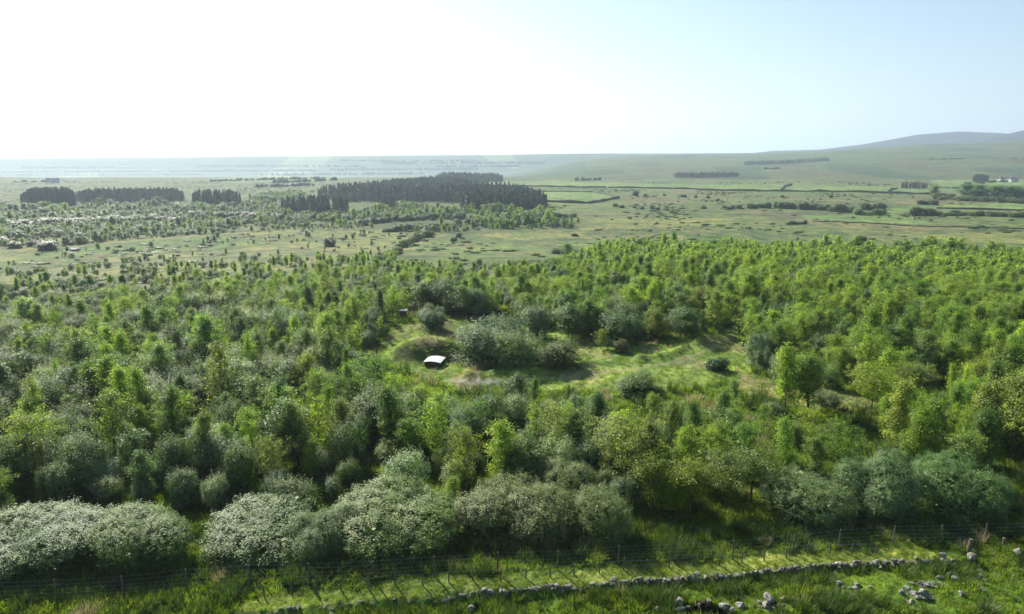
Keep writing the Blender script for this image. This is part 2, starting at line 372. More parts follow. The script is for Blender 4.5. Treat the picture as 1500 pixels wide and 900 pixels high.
# ------------------------------------------------------------------ plants
def leaves(cen, size, asp, out_dir, bias, r):
    """rhombic leaves: centres, length, width ratio, outward bias"""
    n = len(cen); nrm = r.normal(size=(n, 3)); nrm /= np.linalg.norm(nrm, axis=1)[:, None]
    nrm = nrm * (1 - bias) + out_dir * bias + np.array([0, 0, .15]); nrm /= np.linalg.norm(nrm, axis=1)[:, None]
    t = np.cross(nrm, r.normal(size=(n, 3))); t /= np.linalg.norm(t, axis=1)[:, None]; b = np.cross(nrm, t)
    s = (size * r.uniform(.6, 1.3, n))[:, None]
    V = np.stack([cen - t * s * .5, cen + b * s * asp * .5 + t * s * .05, cen + t * s * .5, cen - b * s * asp * .5 + t * s * .05], 1).reshape(-1, 3)
    return V, np.arange(4 * n).reshape(-1, 4)
def sticks(segs, sides=5):                     # (p0, r0, p1, r1) tapered limbs
    V, Q = [], []
    for p0, r0, p1, r1 in segs:
        p0, p1 = np.array(p0, float), np.array(p1, float); d = p1 - p0; d /= np.linalg.norm(d) + 1e-9
        u = np.cross(d, (0, 0, 1) if abs(d[2]) < .9 else (1, 0, 0)); u /= np.linalg.norm(u); v = np.cross(d, u); k = len(V)
        for p, rr in ((p0, r0), (p1, r1)):
            for i in range(sides):
                a = 2 * math.pi * i / sides; V.append(p + rr * (math.cos(a) * u + math.sin(a) * v))
        for i in range(sides): j = (i + 1) % sides; Q.append((k + i, k + j, k + sides + j, k + sides + i))
    return np.array(V), np.array(Q)

def upright(seed, H, R, base, nl, per, size, sprd, prof, tilt=.9, clusters=4, trunk_r=.07):
    """young birch or alder: one stem, rising limbs, leaf sprays along them"""
    r = np.random.default_rng(seed); segs = []; cen = []; od = []
    bend = r.normal(0, .03 * H, 2); P = lambda h: np.array([bend[0] * (h / H) ** 2, bend[1] * (h / H) ** 2, h])
    ks = 7
    for i in range(ks): segs.append((P(H * i / ks * .97), trunk_r * (1 - i / ks * .9), P(H * (i + 1) / ks * .97), trunk_r * (1 - (i + 1) / ks * .9)))
    side = r.uniform(.75, 1.2, 6)
    for i in range(nl):
        q = (i + r.uniform()) / nl; h = base * H + (H - base * H) * q; az = i * 2.4 + r.normal(0, .4)
        L = R * prof(q) * r.uniform(.6, 1.25) * side[int(az / 1.05) % 6]
        d = np.array([math.cos(az), math.sin(az), tilt * r.uniform(.5, 1.4)]); d /= np.linalg.norm(d)
        p0 = P(h * .93); p1 = p0 + d * L * 1.15; segs.append((p0, trunk_r * .28, p1, .008))
        for j in range(clusters):
            f = .3 + .75 * (j + r.uniform(.2, .9)) / clusters; c = p0 + d * L * 1.15 * f + r.normal(0, .09 * R, 3)
            k = r.poisson(per * (.7 + .5 * prof(q)))
            g = c + r.normal(size=(k, 3)) * sprd * r.uniform(.7, 1.3) * np.array([1, 1, .75]); cen.append(g)
            o = np.array([d[0], d[1], .5]); o /= np.linalg.norm(o); od.append(np.repeat(o[None], k, 0))
    top = P(H); g = top - np.array([0, 0, .25]) + r.normal(size=(per * 2, 3)) * np.array([.12, .12, .3]); cen.append(g); od.append(np.repeat([[0, 0, 1.]], len(g), 0))
    cen = np.concatenate(cen); od = np.concatenate(od); keep = cen[:, 2] > .05
    k = 200; q = r.uniform(.12, .85, k); a = r.uniform(0, 6.28, k); f = r.uniform(0, .5, k) * R * np.array([prof(t) for t in q])  # oversized leaves added inside the crown to block light passing through
    ci = np.stack([np.cos(a) * f, np.sin(a) * f, base * H + q * (H - base * H)], -1) + P(H * .5) * np.array([1, 1, 0])
    A_, B_ = leaves(cen[keep], size, .62, od[keep] * .6 + np.array([0, 0, .5]), .55, r); A2, B2 = leaves(ci, size * 2.2, .6, np.repeat([[0, 0, 1.]], k, 0), .1, r)
    return segs, (np.concatenate([A_, A2]), np.concatenate([B_, B2 + len(A_)]))

def dome(seed, H, Rx, Ry, ncl, per, size, sprd, asp=.42, lobes=7, skirt=.1, openness=.0, shoots=40):
    """many-stemmed willow or thorn: lobed crown, leaf sprays on its outside"""
    r = np.random.default_rng(seed); segs = []; cen = []; od = []
    lb = []
    for i in range(lobes):
        a = i * 2 * math.pi / lobes + r.normal(0, .3); rr = r.uniform(.3, .62); lb.append((rr * math.cos(a), rr * math.sin(a), r.uniform(.38, .62), r.uniform(.36, .52)))
    lb.append((r.normal(0, .1), r.normal(0, .1), .6, .44))
    for i in range(ncl):
        l = lb[r.integers(len(lb))]; v = r.normal(size=3); v[2] = abs(v[2]) * .9 - skirt * 3 * r.uniform(); v /= np.linalg.norm(v)
        rad_ = l[3] * (1 - openness * r.uniform() - .1 * abs(r.normal()))
        p = np.array([l[0] + v[0] * rad_, l[1] + v[1] * rad_, l[2] + v[2] * rad_ * (1.0)])
        if any(((p[0] - q[0]) ** 2 + (p[1] - q[1]) ** 2 + (p[2] - q[2]) ** 2) < (q[3] * .72) ** 2 for q in lb): continue
        c = p * np.array([Rx, Ry, H]); c[2] = max(c[2], .15)
        sh = r.uniform() < .22
        if sh: c += v * sprd * r.uniform(.6, 2.2) + np.array([0, 0, sprd * r.uniform(.3, 1.8)])
        k = r.poisson(per); sc = sprd * r.uniform(.6, 1.3)
        cen.append(c + r.normal(size=(k, 3)) * sc * (np.array([.6, .6, 1.7]) if sh else 1)); od.append(np.repeat(v[None], k, 0))
        if len(segs) < shoots * 2 and i % max(1, ncl // shoots) == 0:
            b0 = np.array([r.normal(0, .12 * Rx), r.normal(0, .12 * Ry), 0]); m_ = b0 * .4 + c * np.array([.45, .45, .5]); segs += [(b0, .07, m_, .04), (m_, .04, c, .01)]
    # skirt of low leaves
    k = int(ncl * per * skirt); a = r.uniform(0, 6.28, k); q = r.uniform(.55, .9, k); lowz = np.abs(r.normal(.12, .14, k)) * H
    cen.append(np.stack([np.cos(a) * q * Rx, np.sin(a) * q * Ry, lowz + .05], -1)); od.append(np.stack([np.cos(a), np.sin(a), a * 0 + .2], -1))
    cen = np.concatenate(cen); od = np.concatenate(od); keep = cen[:, 2] > .03
    k = int(ncl * 1.3); li = r.integers(0, len(lb), k); v = r.normal(size=(k, 3)); v /= np.linalg.norm(v, axis=1)[:, None]; v *= (r.uniform(.1, .8, k) ** .6)[:, None]  # big inner leaves added as a light-blocking core, keeping the near side dark
    LB = np.array(lb)[li]; ci = (LB[:, :3] + v * LB[:, 3:4]) * np.array([Rx, Ry, H]); ci[:, 2] = np.maximum(ci[:, 2], .1); ci[:k // 3, 2] *= .5
    A_, B_ = leaves(cen[keep], size, asp, od[keep] + np.array([0, 0, .25]), .6, r); A2, B2 = leaves(ci, .42, .7, v, .1, r)
    return segs, (np.concatenate([A_, A2]), np.concatenate([B_, B2 + len(A_)]))

def spruce(seed, H, R, nl, per):
    r = np.random.default_rng(seed); segs = [((0, 0, 0), .14, (0, 0, H), .02)]; cen = []; od = []
    for i in range(nl):
        q = i / nl; h = H * (.08 + .9 * q); L = R * (1 - q) ** .8 * r.uniform(.7, 1.15) + .1
        for j in range(7):
            a = r.uniform(0, 6.28); k = per; f = r.uniform(.2, 1, k)
            cen.append(np.stack([np.cos(a) * L * f, np.sin(a) * L * f, h - .28 * L * f + r.normal(0, .12, k)], -1) + r.normal(0, .1, (k, 3))); od.append(np.repeat([[math.cos(a), math.sin(a), .4]], k, 0))
    cen = np.concatenate(cen); od = np.concatenate(od)
    return segs, leaves(cen, .55, .5, od, .4, r)

def pair(name, sl, leafm, barkm=M_bark):
    segs, (V, Q) = sl; v2, q2 = sticks(segs)
    crown = mesh_np(name + '_crown', V, Q, leafm); trunk = mesh_np(name + '_trunk', v2, q2, barkm)
    both = mesh_np(name + '_whole', np.concatenate([V, v2]), np.concatenate([Q, q2 + len(V)]), [leafm, barkm], np.concatenate([np.zeros(len(Q)), np.ones(len(q2))]))
    return dict(crown=crown, trunk=trunk, both=both)

cone = lambda q: (1 - q) ** .75 * .95 + .08 if q > .12 else .6 + q * 3
oval = lambda q: math.sin(math.pi * min(1, .12 + q * .86)) ** .7
slim = lambda q: (1 - q) ** .5 * .8 + .1
# height 1 unit = 5 m tall model; H below in metres
BIRCH = [pair('birch', upright(s, 5.2, R, b, nl, int(per * 1.5), .122, .17, pr, t), M_birch) for s, R, b, nl, per, pr, t in (
    (1, 1.8, .10, 46, 30, cone, .9), (2, 1.95, .14, 50, 30, oval, .7), (3, 1.5, .08, 44, 30, slim, 1.2), (4, 2.2, .2, 48, 32, cone, .6), (5, 1.7, .1, 44, 26, cone, 1.1), (6, 1.6, .16, 38, 22, oval, .9), (7, 1.9, .2, 34, 9, oval, .9), (8, 1.5, .12, 26, 17, cone, 1.2), (9, 2.4, .25, 54, 20, oval, .5))]
ALDER = [pair('alder', upright(s, 5.4, R, b, nl, int(per * 1.4), .132, .2, pr, t), M_alder, M_bark2) for s, R, b, nl, per, pr, t in (
    (11, 1.9, .12, 52, 34, oval, .8), (12, 1.5, .08, 46, 36, cone, .9), (13, 2.1, .18, 56, 30, oval, .6), (14, 1.7, .22, 46, 28, oval, 1.0))]
OPENB = pair('open_birch', upright(15, 5.2, 1.7, .34, 40, 34, .122, .18, oval, .9), M_birch)
OPENA = [pair('open_alder', upright(s, 5.4, 2.3, .36, 44, 17, .132, .19, oval, .7, 5, .1), M_alder, M_bark2) for s in (16, 17)]
WILLOW = [pair('willow', dome(s, 3.9, rx, ry, ncl, int(per * 1.5), .15, .19, .42, lb, .08, op), M_willow, M_bark2) for s, rx, ry, ncl, per, lb, op in (
    (21, 2.3, 2.1, 620, 18, 6, .15), (22, 1.8, 1.9, 520, 18, 5, .2), (23, 2.6, 2.2, 700, 17, 8, .1), (24, 1.6, 1.7, 460, 17, 4, .35), (25, 2.0, 2.4, 600, 16, 7, .25))]
BIGWIL = [pair('big_willow', dome(s, 5.2, rx, ry, int(ncl * 1.3), int(per * 1.7), .105, .15, .5, lb, .12, op, 60), M_willow, M_bark2) for s, rx, ry, ncl, per, lb, op in (
    (31, 3.9, 3.3, 2000, 22, 9, .08), (32, 3.4, 3.2, 1800, 22, 8, .1), (33, 4.2, 3.2, 2100, 22, 10, .1), (34, 3.2, 3.0, 1500, 18, 7, .3))]
HAW = [pair('thorn', dome(s, 3.2, rx, ry, ncl, per, .26, .2, .6, lb, .12, .05), M_haw, M_bark2) for s, rx, ry, ncl, per, lb in (
    (41, 1.9, 1.8, 420, 14, 5), (42, 2.3, 1.9, 480, 14, 7), (43, 1.6, 1.7, 360, 14, 4))]
BIRCHF = [pair('birch_far', upright(s, 5.2, R, .05, 22, 12, .34, .24, pr, 1.1, 3), M_birch) for s, R, pr in ((51, 2.0, cone), (52, 2.1, oval), (53, 1.9, slim))]
WILF = [pair('willow_far', dome(s, 3.4, 2.1, 2.0, 150, 10, .42, .26, .5, 5, .12, .15, 8), M_willow, M_bark2) for s in (61, 62, 63)]
ALDF = [pair('alder_far', upright(s, 5.4, R, .05, 24, 13, .38, .28, oval, .8, 3), M_alder, M_bark2) for s, R in ((71, 2.5), (72, 2.1))]
SPR = [pair('spruce', spruce(s, 13, R, 20, 9), M_spruce, M_bark2) for s, R in ((81, 2.3), (82, 2.0), (83, 2.6))]

# ---- sampling of places for trees
def jgrid(x0, x1, y0, y1, s):
    gx, gy = np.meshgrid(np.arange(x0, x1, s), np.arange(y0, y1, s * .87)); gx = gx + (np.arange(gx.shape[0]) % 2 * s / 2)[:, None]
    x = gx.ravel() + rng.uniform(-.42, .42, gx.size) * s; y = gy.ravel() + rng.uniform(-.42, .42, gx.size) * s
    return x, y
clump, clump2, hole = Waves(22, 41), Waves(9, 42), Waves(11, 43)

TREES = []     # kind, x, y, z, h, variant, rot, wide
def scatter():
    for (y0, y1, s) in ((38, 115, 2.35), (115, 215, 2.55), (215, 360, 3.2), (360, 900, 4.4)):
        W = y1 * .86 + 12; x, y = jgrid(-W, W, y0, y1, s); keep = np.abs(x) < y * .84 + 9; x, y = x[keep], y[keep]
        z = terrain(x, y); px, py = project(x, y, z)
        r = rng.uniform(size=len(x)); c1, c2 = clump(x, y), clump2(x, y)
        right = sm(820, 1050, px); leftm = 1 - sm(350, 640, px)
        pw = .58 * leftm + .17 * right + .36 * (1 - leftm) * (1 - right) + .22 * c1; pa = .12 + .10 * c2 + .04 * right
        farl = sm(200, 300, y); pw = np.clip(pw - .22 * farl, .06, .8); pa = pa + .34 * farl * (px < 900); pa = np.clip(pa, .05, .5)
        kind = np.where(r < pw, 'w', np.where(r < pw + pa, 'a', 'b'))
        h = np.where(kind == 'w', rng.uniform(1.7, 4.3, len(x)), np.where(kind == 'b', 1.9 + 4.6 * rng.beta(1.7, 1.5, len(x)), rng.uniform(2.4, 5.8, len(x))))
        h = h * (1 + .14 * c1) * np.where((y < 80) & (kind != 'w'), 1.06, .98)
        # scrub thins and shortens on the left beyond the clearing
        thin = sm(95, 170, np.hypot(x, y)) * (1 - sm(640, 900, px)); h = h * (1 - .42 * thin)
        h = h * np.where(y > 250, rng.uniform(.6, 1.6, len(x)) * (1.05 + .4 * clump(x / 3, y / 3)), 1)
        dens = .97 - .26 * (hole(x, y) > .5) - .42 * sm(125, 180, np.hypot(x, y)) * (1 - sm(380, 620, px)) - .15 * (hole(x, y) > .75) - .38 * thin * (hole(x, y) > -.35) - .25 * sm(1150, 1300, px) * (py > 560) * (hole(x, y) > .2)
        dens = np.where(y > 260, np.where(inside(px, py, WOOD_FAR), .74 + .75 * clump(x / 2.4, y / 2.4), 0), dens)
        dens = np.where((y > 190) & (y <= 260) & (px < 900), dens * (1 - .75 * sm(190, 250, y)), dens)
        lf = inside(px, py, OPEN['left_field']); h = np.where(lf, h * .6, h); ok = rng.uniform(size=len(x)) < np.where(lf, np.clip(.15 + 1.1 * clump(x / 1.6, y / 1.6) + .4 * hole(x, y), .03, .95), dens)
        sy = lambda f, q=0: (px + q * .32 * h * F / np.maximum(y, 1), project(x, y, z + h * f)[1])
        for k, P in list(OPEN.items()) + [('r', RIGHT_OPEN)]:
            fs = (0, .5, 1.02) if k in ('clearing', 'heath', 'near_strip') else (0, .6)
            if k == 'clearing': ok &= ~(inside(*sy(.75, -1), P) | inside(*sy(.75, 1), P))
            for f in fs:
                if k == 'near_strip' and f > .2: continue
                a_, b_ = sy(f); ins = inside(a_, b_, P)
                if k == 'left_field': ins &= rng.uniform(size=len(x)) < .62
                if k == 'mid_field': ins &= rng.uniform(size=len(x)) < .96
                ok &= ~ins
        # keep the special things free
        for (kx, ky, kr) in KEEP: ok &= np.hypot(x - kx, y - ky) > kr
        for i in np.nonzero(ok)[0]: TREES.append((kind[i], float(x[i]), float(y[i]), float(z[i]), float(h[i]), float(px[i]), float(py[i])))
KEEP = []
COLS = {}

SPECIAL = []   # things placed one by one; each reserves its room
def special(name, cat, var, px, pyb, pyt, label, wpx=None, color=(1, 1, 1), group=None, rz=None, keep=None):
    x, y, z, h = place(px, pyb, pyt)
    back = 0 if wpx is None else .36 * wpx * (y * CT - (z - HC) * ST) / F
    if any(var is q for q in BIGWIL): back *= 1.15; pyt += 7; wpx *= .93
    x, y = x * (1 + back / y), y + back; z = float(terrain(x, y)); h = float(zray(y, pyt) - z)
    mod = var['crown']; co = np.empty(len(mod.vertices) * 3, np.float32); mod.vertices.foreach_get('co', co); co = co.reshape(-1, 3)
    H0 = float(np.percentile(co[:, 2], 99.9)); W0 = float(np.percentile(np.abs(co[:, 0]), 98.5)) * 2
    s = h / H0; sx = s if wpx is None else (wpx * (y * CT - (z - HC) * ST) / F) / W0
    rz = random.uniform(-.5, .5) if rz is None else rz
    make_plant(name, cat, var, (x, y, z), (sx, sx if wpx else s, s), rz if wpx else random.uniform(0, 6.28), label, group, color)
    if any(var is q for q in BIGWIL): KEEP.append((x - 2, y + 3.5, 2.0))
    KEEP.append((x, y, (keep if keep is not None else sx * W0 / 2 * .8 + .5)))
def make_plant(name, cat, var, loc, sc, rz, label, group=None, color=(1, 1, 1), parts=True):
    if parts:
        e = link(name, None, (loc[0], loc[1], loc[2] - .04), rz, sc); tag(e, label, cat, group)
        e.rotation_euler = (random.gauss(0, .05), random.gauss(0, .05), rz)
        c = link('crown', var['crown'], parent=e); t = link('trunk', var['trunk'], parent=e)
        c.color = (*color, 1)
    else:
        c = link(name, var['both'], (loc[0], loc[1], loc[2] - .04), rz, sc); tag(c, label, cat, group); c.color = (*color, 1)

# big willows along the fence
P_ = (.8, .97, .6)
special('willow_shrub', 'shrub', BIGWIL[1], -38, 868, 762, 'pale silvery willow cut by the left picture edge, behind the fence', 190, P_)
special('willow_shrub', 'shrub', BIGWIL[0], 78, 862, 748, 'broad silvery willow in the corner, first whole one of the fence row', 215, P_)
special('willow_shrub', 'shrub', BIGWIL[2], 208, 852, 738, 'tall rounded silvery willow left of the sunlit gap in the fence row', 190, (.78, .95, .58))
special('willow_shrub', 'shrub', BIGWIL[3], 385, 838, 742, 'loose grey willow just right of the sunlit gap in the fence row', 175, (.78, .95, .58))
special('willow_shrub', 'shrub', BIGWIL[0], 570, 830, 716, 'large domed willow with a dark front in the middle of the fence row', 215, (.85, .98, .62), rz=2.6)
special('willow_shrub', 'shrub', BIGWIL[1], 478, 834, 738, 'pale willow squeezed between the loose grey one and the large domed one', 110, (.85, .98, .65))
special('willow_shrub', 'shrub', BIGWIL[2], 770, 818, 704, 'big olive-grey round willow beside the small gap behind the fence', 205, (1.05, 1.03, .82), rz=3.3)
special('willow_shrub', 'shrub', BIGWIL[3], 882, 806, 708, 'smaller dark-fronted willow ending the long fence row', 92, (.95, 1, .85))
special('willow_shrub', 'shrub', BIGWIL[3], 1182, 786, 690, 'loose twiggy grey-green willow leaning over the tall fence posts', 140, (.9, 1, .8), rz=1)
special('willow_shrub', 'shrub', BIGWIL[1], 1280, 772, 658, 'tall dense blue-green willow behind the fence, right of the twiggy one', 125, (.95, 1.08, .8))
special('willow_shrub', 'shrub', BIGWIL[0], 1385, 768, 664, 'wide dense green willow casting deep shade on the fence', 150, (.85, 1.05, .6), rz=2)
special('willow_shrub', 'shrub', BIGWIL[2], 820, 745, 664, 'soft grey willow showing above the olive-grey round one', 110, (1, 1.05, .95))
# small trees with bare stems between the two rows
special('birch_tree', 'tree', OPENB, 956, 752, 664, 'slender young birch on a bare stem, first right of the fence willows', 66, (.85, .85, .8))
special('birch_tree', 'tree', OPENB, 1008, 768, 672, 'yellow-green young birch with its stem foot in rough grass', 70, (1, .95, .9))
special('alder_tree', 'tree', OPENA[0], 1057, 752, 652, 'open brownish young alder with a leaning dark stem above the grass', 70, (1.7, 1.3, 1.5))
special('alder_tree', 'tree', OPENA[1], 1098, 750, 652, 'thin-crowned alder on a tall dark trunk beside the twiggy willow', 84, (1.7, 1.35, 1.4))
special('birch_tree', 'tree', BIRCH[2], 986, 760, 690, 'spindly small birch between the two bare-stemmed birches', 34, (.9, .9, .8))
# round the clearing
special('alder_tree', 'tree', ALDER[0], 757, 612, 546, 'lone very dark bushy tree standing before the grassy clearing', 46, (.8, .8, 1.1))
special('willow_shrub', 'shrub', WILLOW[0], 700, 540, 470, 'silver-leaved willow next to the white curved roof', 80, (1.1, 1.15, 1.15), keep=1)
special('willow_shrub', 'shrub', WILLOW[2], 758, 541, 480, 'silver willow in the middle of the thicket inside the clearing', 80, (1.1, 1.15, 1.1), keep=1)
special('willow_shrub', 'shrub', WILLOW[4], 735, 520, 462, 'tallest grey willow at the back of the thicket inside the clearing', 90, (.8, .95, .8), keep=1)
special('willow_shrub', 'shrub', WILLOW[1], 822, 540, 497, 'neat round olive bush at the right end of the clearing thicket', 66, (.7, .75, .45), keep=1)
special('willow_shrub', 'shrub', WILLOW[3], 785, 500, 440, 'pale upright willow behind the clearing thicket', 50, (1.05, 1.1, 1.1))
special('alder_tree', 'tree', ALDER[0], 832, 500, 444, 'rounded grey-green tree at the back edge of the clearing', 54, (1.6, 1.35, 2.0))
special('willow_shrub', 'shrub', WILLOW[0], 905, 508, 450, 'broad soft green willow leaning into the clearing', 66, (.75, .95, .55))
special('alder_tree', 'tree', ALDER[2], 997, 500, 447, 'dense dark round tree at the right of the clearing', 56, (1, 1, 1))
special('alder_tree', 'tree', ALDER[1], 955, 496, 452, 'mid-green tree beside the dense dark round tree', 40, (1.5, 1.3, 1.4))
special('birch_tree', 'tree', BIRCH[1], 880, 513, 480, 'small round-headed tree alone on the clearing turf', 24, (.8, .8, .8))
special('hawthorn_bush', 'bush', HAW[2], 910, 518, 496, 'little reddish-brown thorn bush on the clearing turf', 24, (2.2, 1.3, 1.6))
special('hawthorn_bush', 'bush', HAW[1], 1050, 545, 522, 'low dark green bush on the dry bank right of the clearing', 38, (1, 1, 1))
special('birch_tree', 'tree', BIRCH[1], 1171, 558, 518, 'small brilliant yellow-green round tree right of the clearing', 40, (1.5, 1.45, .9))
special('willow_shrub', 'shrub', WILLOW[1], 1212, 602, 570, 'lone grey ball-shaped willow on the pale grass slope', 34, (.9, .95, 1.1))
special('willow_shrub', 'shrub', WILLOW[0], 1212 - 470 - 110, 486, 450, 'grey willow hiding the left end of the dark cut bank', 40, (.8, .95, .8))
special('willow_shrub', 'shrub', WILLOW[4], 935, 585, 543, 'mottled willow against the front bank of the clearing', 60, (.8, .95, .7))
special('birch_tree', 'tree', BIRCH[2], 783, 590, 549, 'very thin sapling standing in front of the clearing', 14, (.6, .7, .8))
x_, y_, z_, h_ = place(636, 534, 523); KEEP.append((x_, y_, 2.5)); KEEP.append((x_, y_ - 5, 2.2))
x_, y_, z_, h_ = place(590, 466, 455); KEEP.append((x_, y_, 2.0)); [KEEP.append((x_ * (1 - q / y_), y_ - q, 2.2)) for q in (3, 6, 9, 12, 15)]
for q_ in ((70, 366), (44, 361), (56, 362), (22, 363), (4, 357), (483, 361)):
    g_ = ground_at(*q_); KEEP.append((g_[0], g_[1] - 2, 9))
scatter()

# labelled individuals (largest in the picture first), the rest of each kind as one mass
def where(px, py):
    if py > 700: row = 'close behind the fence willows'
    elif py > 655: row = 'farther behind the fence willows'
    elif py > 610: row = 'midway from fence to clearing'
    elif py > 570: row = 'just short of the clearing'
    elif py > 500: row = 'level with the clearing'
    elif py > 455: row = 'level with the small hut'
    else: row = 'beyond the clearing'
    cols = ((90, 'by the left edge'), (200, 'near the left edge'), (330, 'at a fifth of the width'), (460, 'far left of white roof'), (580, 'just left of the white roof'),
            (690, 'in line with white roof'), (800, 'in line with silver thicket'), (920, 'below the clearing turf'), (1040, 'below the dark round tree'),
            (1160, 'left of the brilliant green tree'), (1280, 'near the grey ball willow'), (1400, 'near the right edge'), (9999, 'by the right edge'))
    return row, next(n for lim, n in cols if px < lim)
NEARM = dict(b=BIRCH, a=ALDER, w=WILLOW); FARM = dict(b=BIRCHF, a=ALDF, w=WILF)
INFO = dict(b=('birch_tree', 'tree', 'birch', 'young birches of the thicket'), a=('alder_tree', 'tree', 'alder', 'dark alders of the thicket'), w=('willow_shrub', 'shrub', 'willow', 'grey willows of the thicket'))
SHAPES = dict(b=['conical', 'rounded', 'narrow', 'broad-based', 'feathery', 'thin', 'twiggy', 'sparse', 'wide-topped'], a=['bushy', 'pointed', 'spreading', 'open'], w=['mounded', 'compact', 'sprawling', 'ragged', 'lobed'])
TINTS = dict(b=[('yellow-green', (1.08, 1.08, .8)), ('fresh green', (.95, 1.0, .9)), ('deep green', (.62, .75, .8)), ('dull olive', (.9, .82, 1.1))],
             a=[('dark green', (1, 1, 1)), ('mid-green', (1.6, 1.35, 1.3))],
             w=[('silvery', (1.4, 1.42, 1.5)), ('grey-green', (.8, .92, .75)), ('whitish', (1.85, 1.75, 1.9)), ('olive', (.7, .85, .5))])
def scale_for(var, h):
    z = var.get('H')
    if z is None:
        co = np.empty(len(var['crown'].vertices) * 3, np.float32); var['crown'].vertices.foreach_get('co', co); z = var['H'] = float(np.percentile(co[2::3], 99.5))
    return h / z
REST = dict(b=[], a=[], w=[])
plans = []
for kd in 'baw':
    L = [t for t in TREES if t[0] == kd and -40 < t[5] < 1540 and t[6] > 120]
    L.sort(key=lambda t: -t[4] / math.hypot(t[1], t[2])); ind = L[:275]; ids = set(map(id, ind))
    REST[kd] = [t for t in TREES if t[0] == kd and id(t) not in ids]
    for t in ind:
        v = random.randrange(len(NEARM[kd])); tn = random.choices(range(len(TINTS[kd])), weights=dict(b=(4, 5, 3, 3), a=(3, 3), w=(4, 4, 2, 3))[kd])[0]
        if t[5] > 1000 and kd == 'w': tn = random.choice((1, 3, 1, 0))
        row, col = where(t[5], t[6]); rel = t[4] / dict(b=4.8, a=4.5, w=3.3)[kd]
        size = 'tall' if rel > 1.12 else ('small' if rel < .86 else 'middling')
        plans.append([kd, t, v, tn, f'{size} {SHAPES[kd][v]} {TINTS[kd][tn][0]} {INFO[kd][2]} {row}, {col}'])
def trim(s):
    w_ = s.split(); return s if len(w_) <= 15 else ' '.join(w_[:15])
by = {}
for p in plans: by.setdefault(p[4], []).append(p)
for k, ps in by.items():
    if len(ps) == 2:
        ps.sort(key=lambda p: p[1][2])
        if len(k.split()) <= 14: ps[0][4] = 'nearer ' + k; ps[1][4] = 'farther ' + k
for kd, t, v, tn, lab in plans:
    var = NEARM[kd][v]; s = scale_for(var, t[4]); wd = random.uniform(.8, 1.15)
    j = random.uniform(.85, 1.15); col = tuple(c * j for c in TINTS[kd][tn][1])
    make_plant(INFO[kd][0], INFO[kd][1], var, (t[1], t[2], t[3]), (s * wd, s * wd, s), random.uniform(0, 6.28), lab, INFO[kd][3], col)

def scatter_object(name, sources, pts, rot, scl, idx, mat_color=None):
    """one stuff object: instances of the sources on points"""
    col = bpy.data.collections.new(name + '_sources')
    for i, me in enumerate(sources):
        o = bpy.data.objects.new(f'{name}_source_{i:02d}', me); col.objects.link(o)
    m = bpy.data.meshes.new(name); m.vertices.add(len(pts)); m.vertices.foreach_set('co', np.asarray(pts, np.float32).ravel())
    a = m.attributes.new('idx', 'INT', 'POINT'); a.data.foreach_set('value', np.asarray(idx, np.int32))
    a = m.attributes.new('rot', 'FLOAT_VECTOR', 'POINT'); a.data.foreach_set('vector', np.asarray(rot, np.float32).ravel())
    a = m.attributes.new('scl', 'FLOAT_VECTOR', 'POINT'); a.data.foreach_set('vector', np.asarray(scl, np.float32).ravel())
    o = link(name, m); o['kind'] = 'stuff'
    g = bpy.data.node_groups.new(name, 'GeometryNodeTree'); g.interface.new_socket('Geometry', in_out='INPUT', socket_type='NodeSocketGeometry'); g.interface.new_socket('Geometry', in_out='OUTPUT', socket_type='NodeSocketGeometry')
    gi = g.nodes.new('NodeGroupInput'); go = g.nodes.new('NodeGroupOutput'); ip = g.nodes.new('GeometryNodeInstanceOnPoints'); ci = g.nodes.new('GeometryNodeCollectionInfo')
    ci.inputs[0].default_value = col; ci.inputs['Separate Children'].default_value = True; ci.inputs['Reset Children'].default_value = True
    def attr(n_, t_):
        q = g.nodes.new('GeometryNodeInputNamedAttribute'); q.data_type = t_; q.inputs[0].default_value = n_; return q.outputs['Attribute']
    g.links.new(gi.outputs[0], ip.inputs['Points']); g.links.new(ci.outputs[0], ip.inputs['Instance']); ip.inputs['Pick Instance'].default_value = True
    g.links.new(attr('idx', 'INT'), ip.inputs['Instance Index']); g.links.new(attr('scl', 'FLOAT_VECTOR'), ip.inputs['Scale'])
    e2r = g.nodes.new('FunctionNodeEulerToRotation'); g.links.new(attr('rot', 'FLOAT_VECTOR'), e2r.inputs[0]); g.links.new(e2r.outputs[0], ip.inputs['Rotation'])
    g.links.new(ip.outputs[0], go.inputs[0])
    md = o.modifiers.new('scatter', 'NODES'); md.node_group = g
    print('scatter', name, len(pts)); return o

for kd, nm in (('b', 'birch_thicket'), ('a', 'alder_thicket'), ('w', 'willow_scrub')):
    L = REST[kd]; src = [v['both'] for v in NEARM[kd] + FARM[kd]]; nn = len(NEARM[kd]); allv = NEARM[kd] + FARM[kd]
    P, Rr, Sc, Ix = [], [], [], []
    for t in L:
        far = math.hypot(t[1], t[2]) > 170
        v = random.randrange(nn, len(allv)) if far else random.randrange(nn); s = scale_for(allv[v], t[4]); wd = random.uniform(.8, 1.25) * (1.3 if t[2] > 250 else 1)
        P.append((t[1], t[2], t[3] - .04)); Rr.append((0, 0, random.uniform(0, 6.28))); Sc.append((s * wd, s * wd, s)); Ix.append(v)
    scatter_object(nm, src, P, Rr, Sc, Ix)

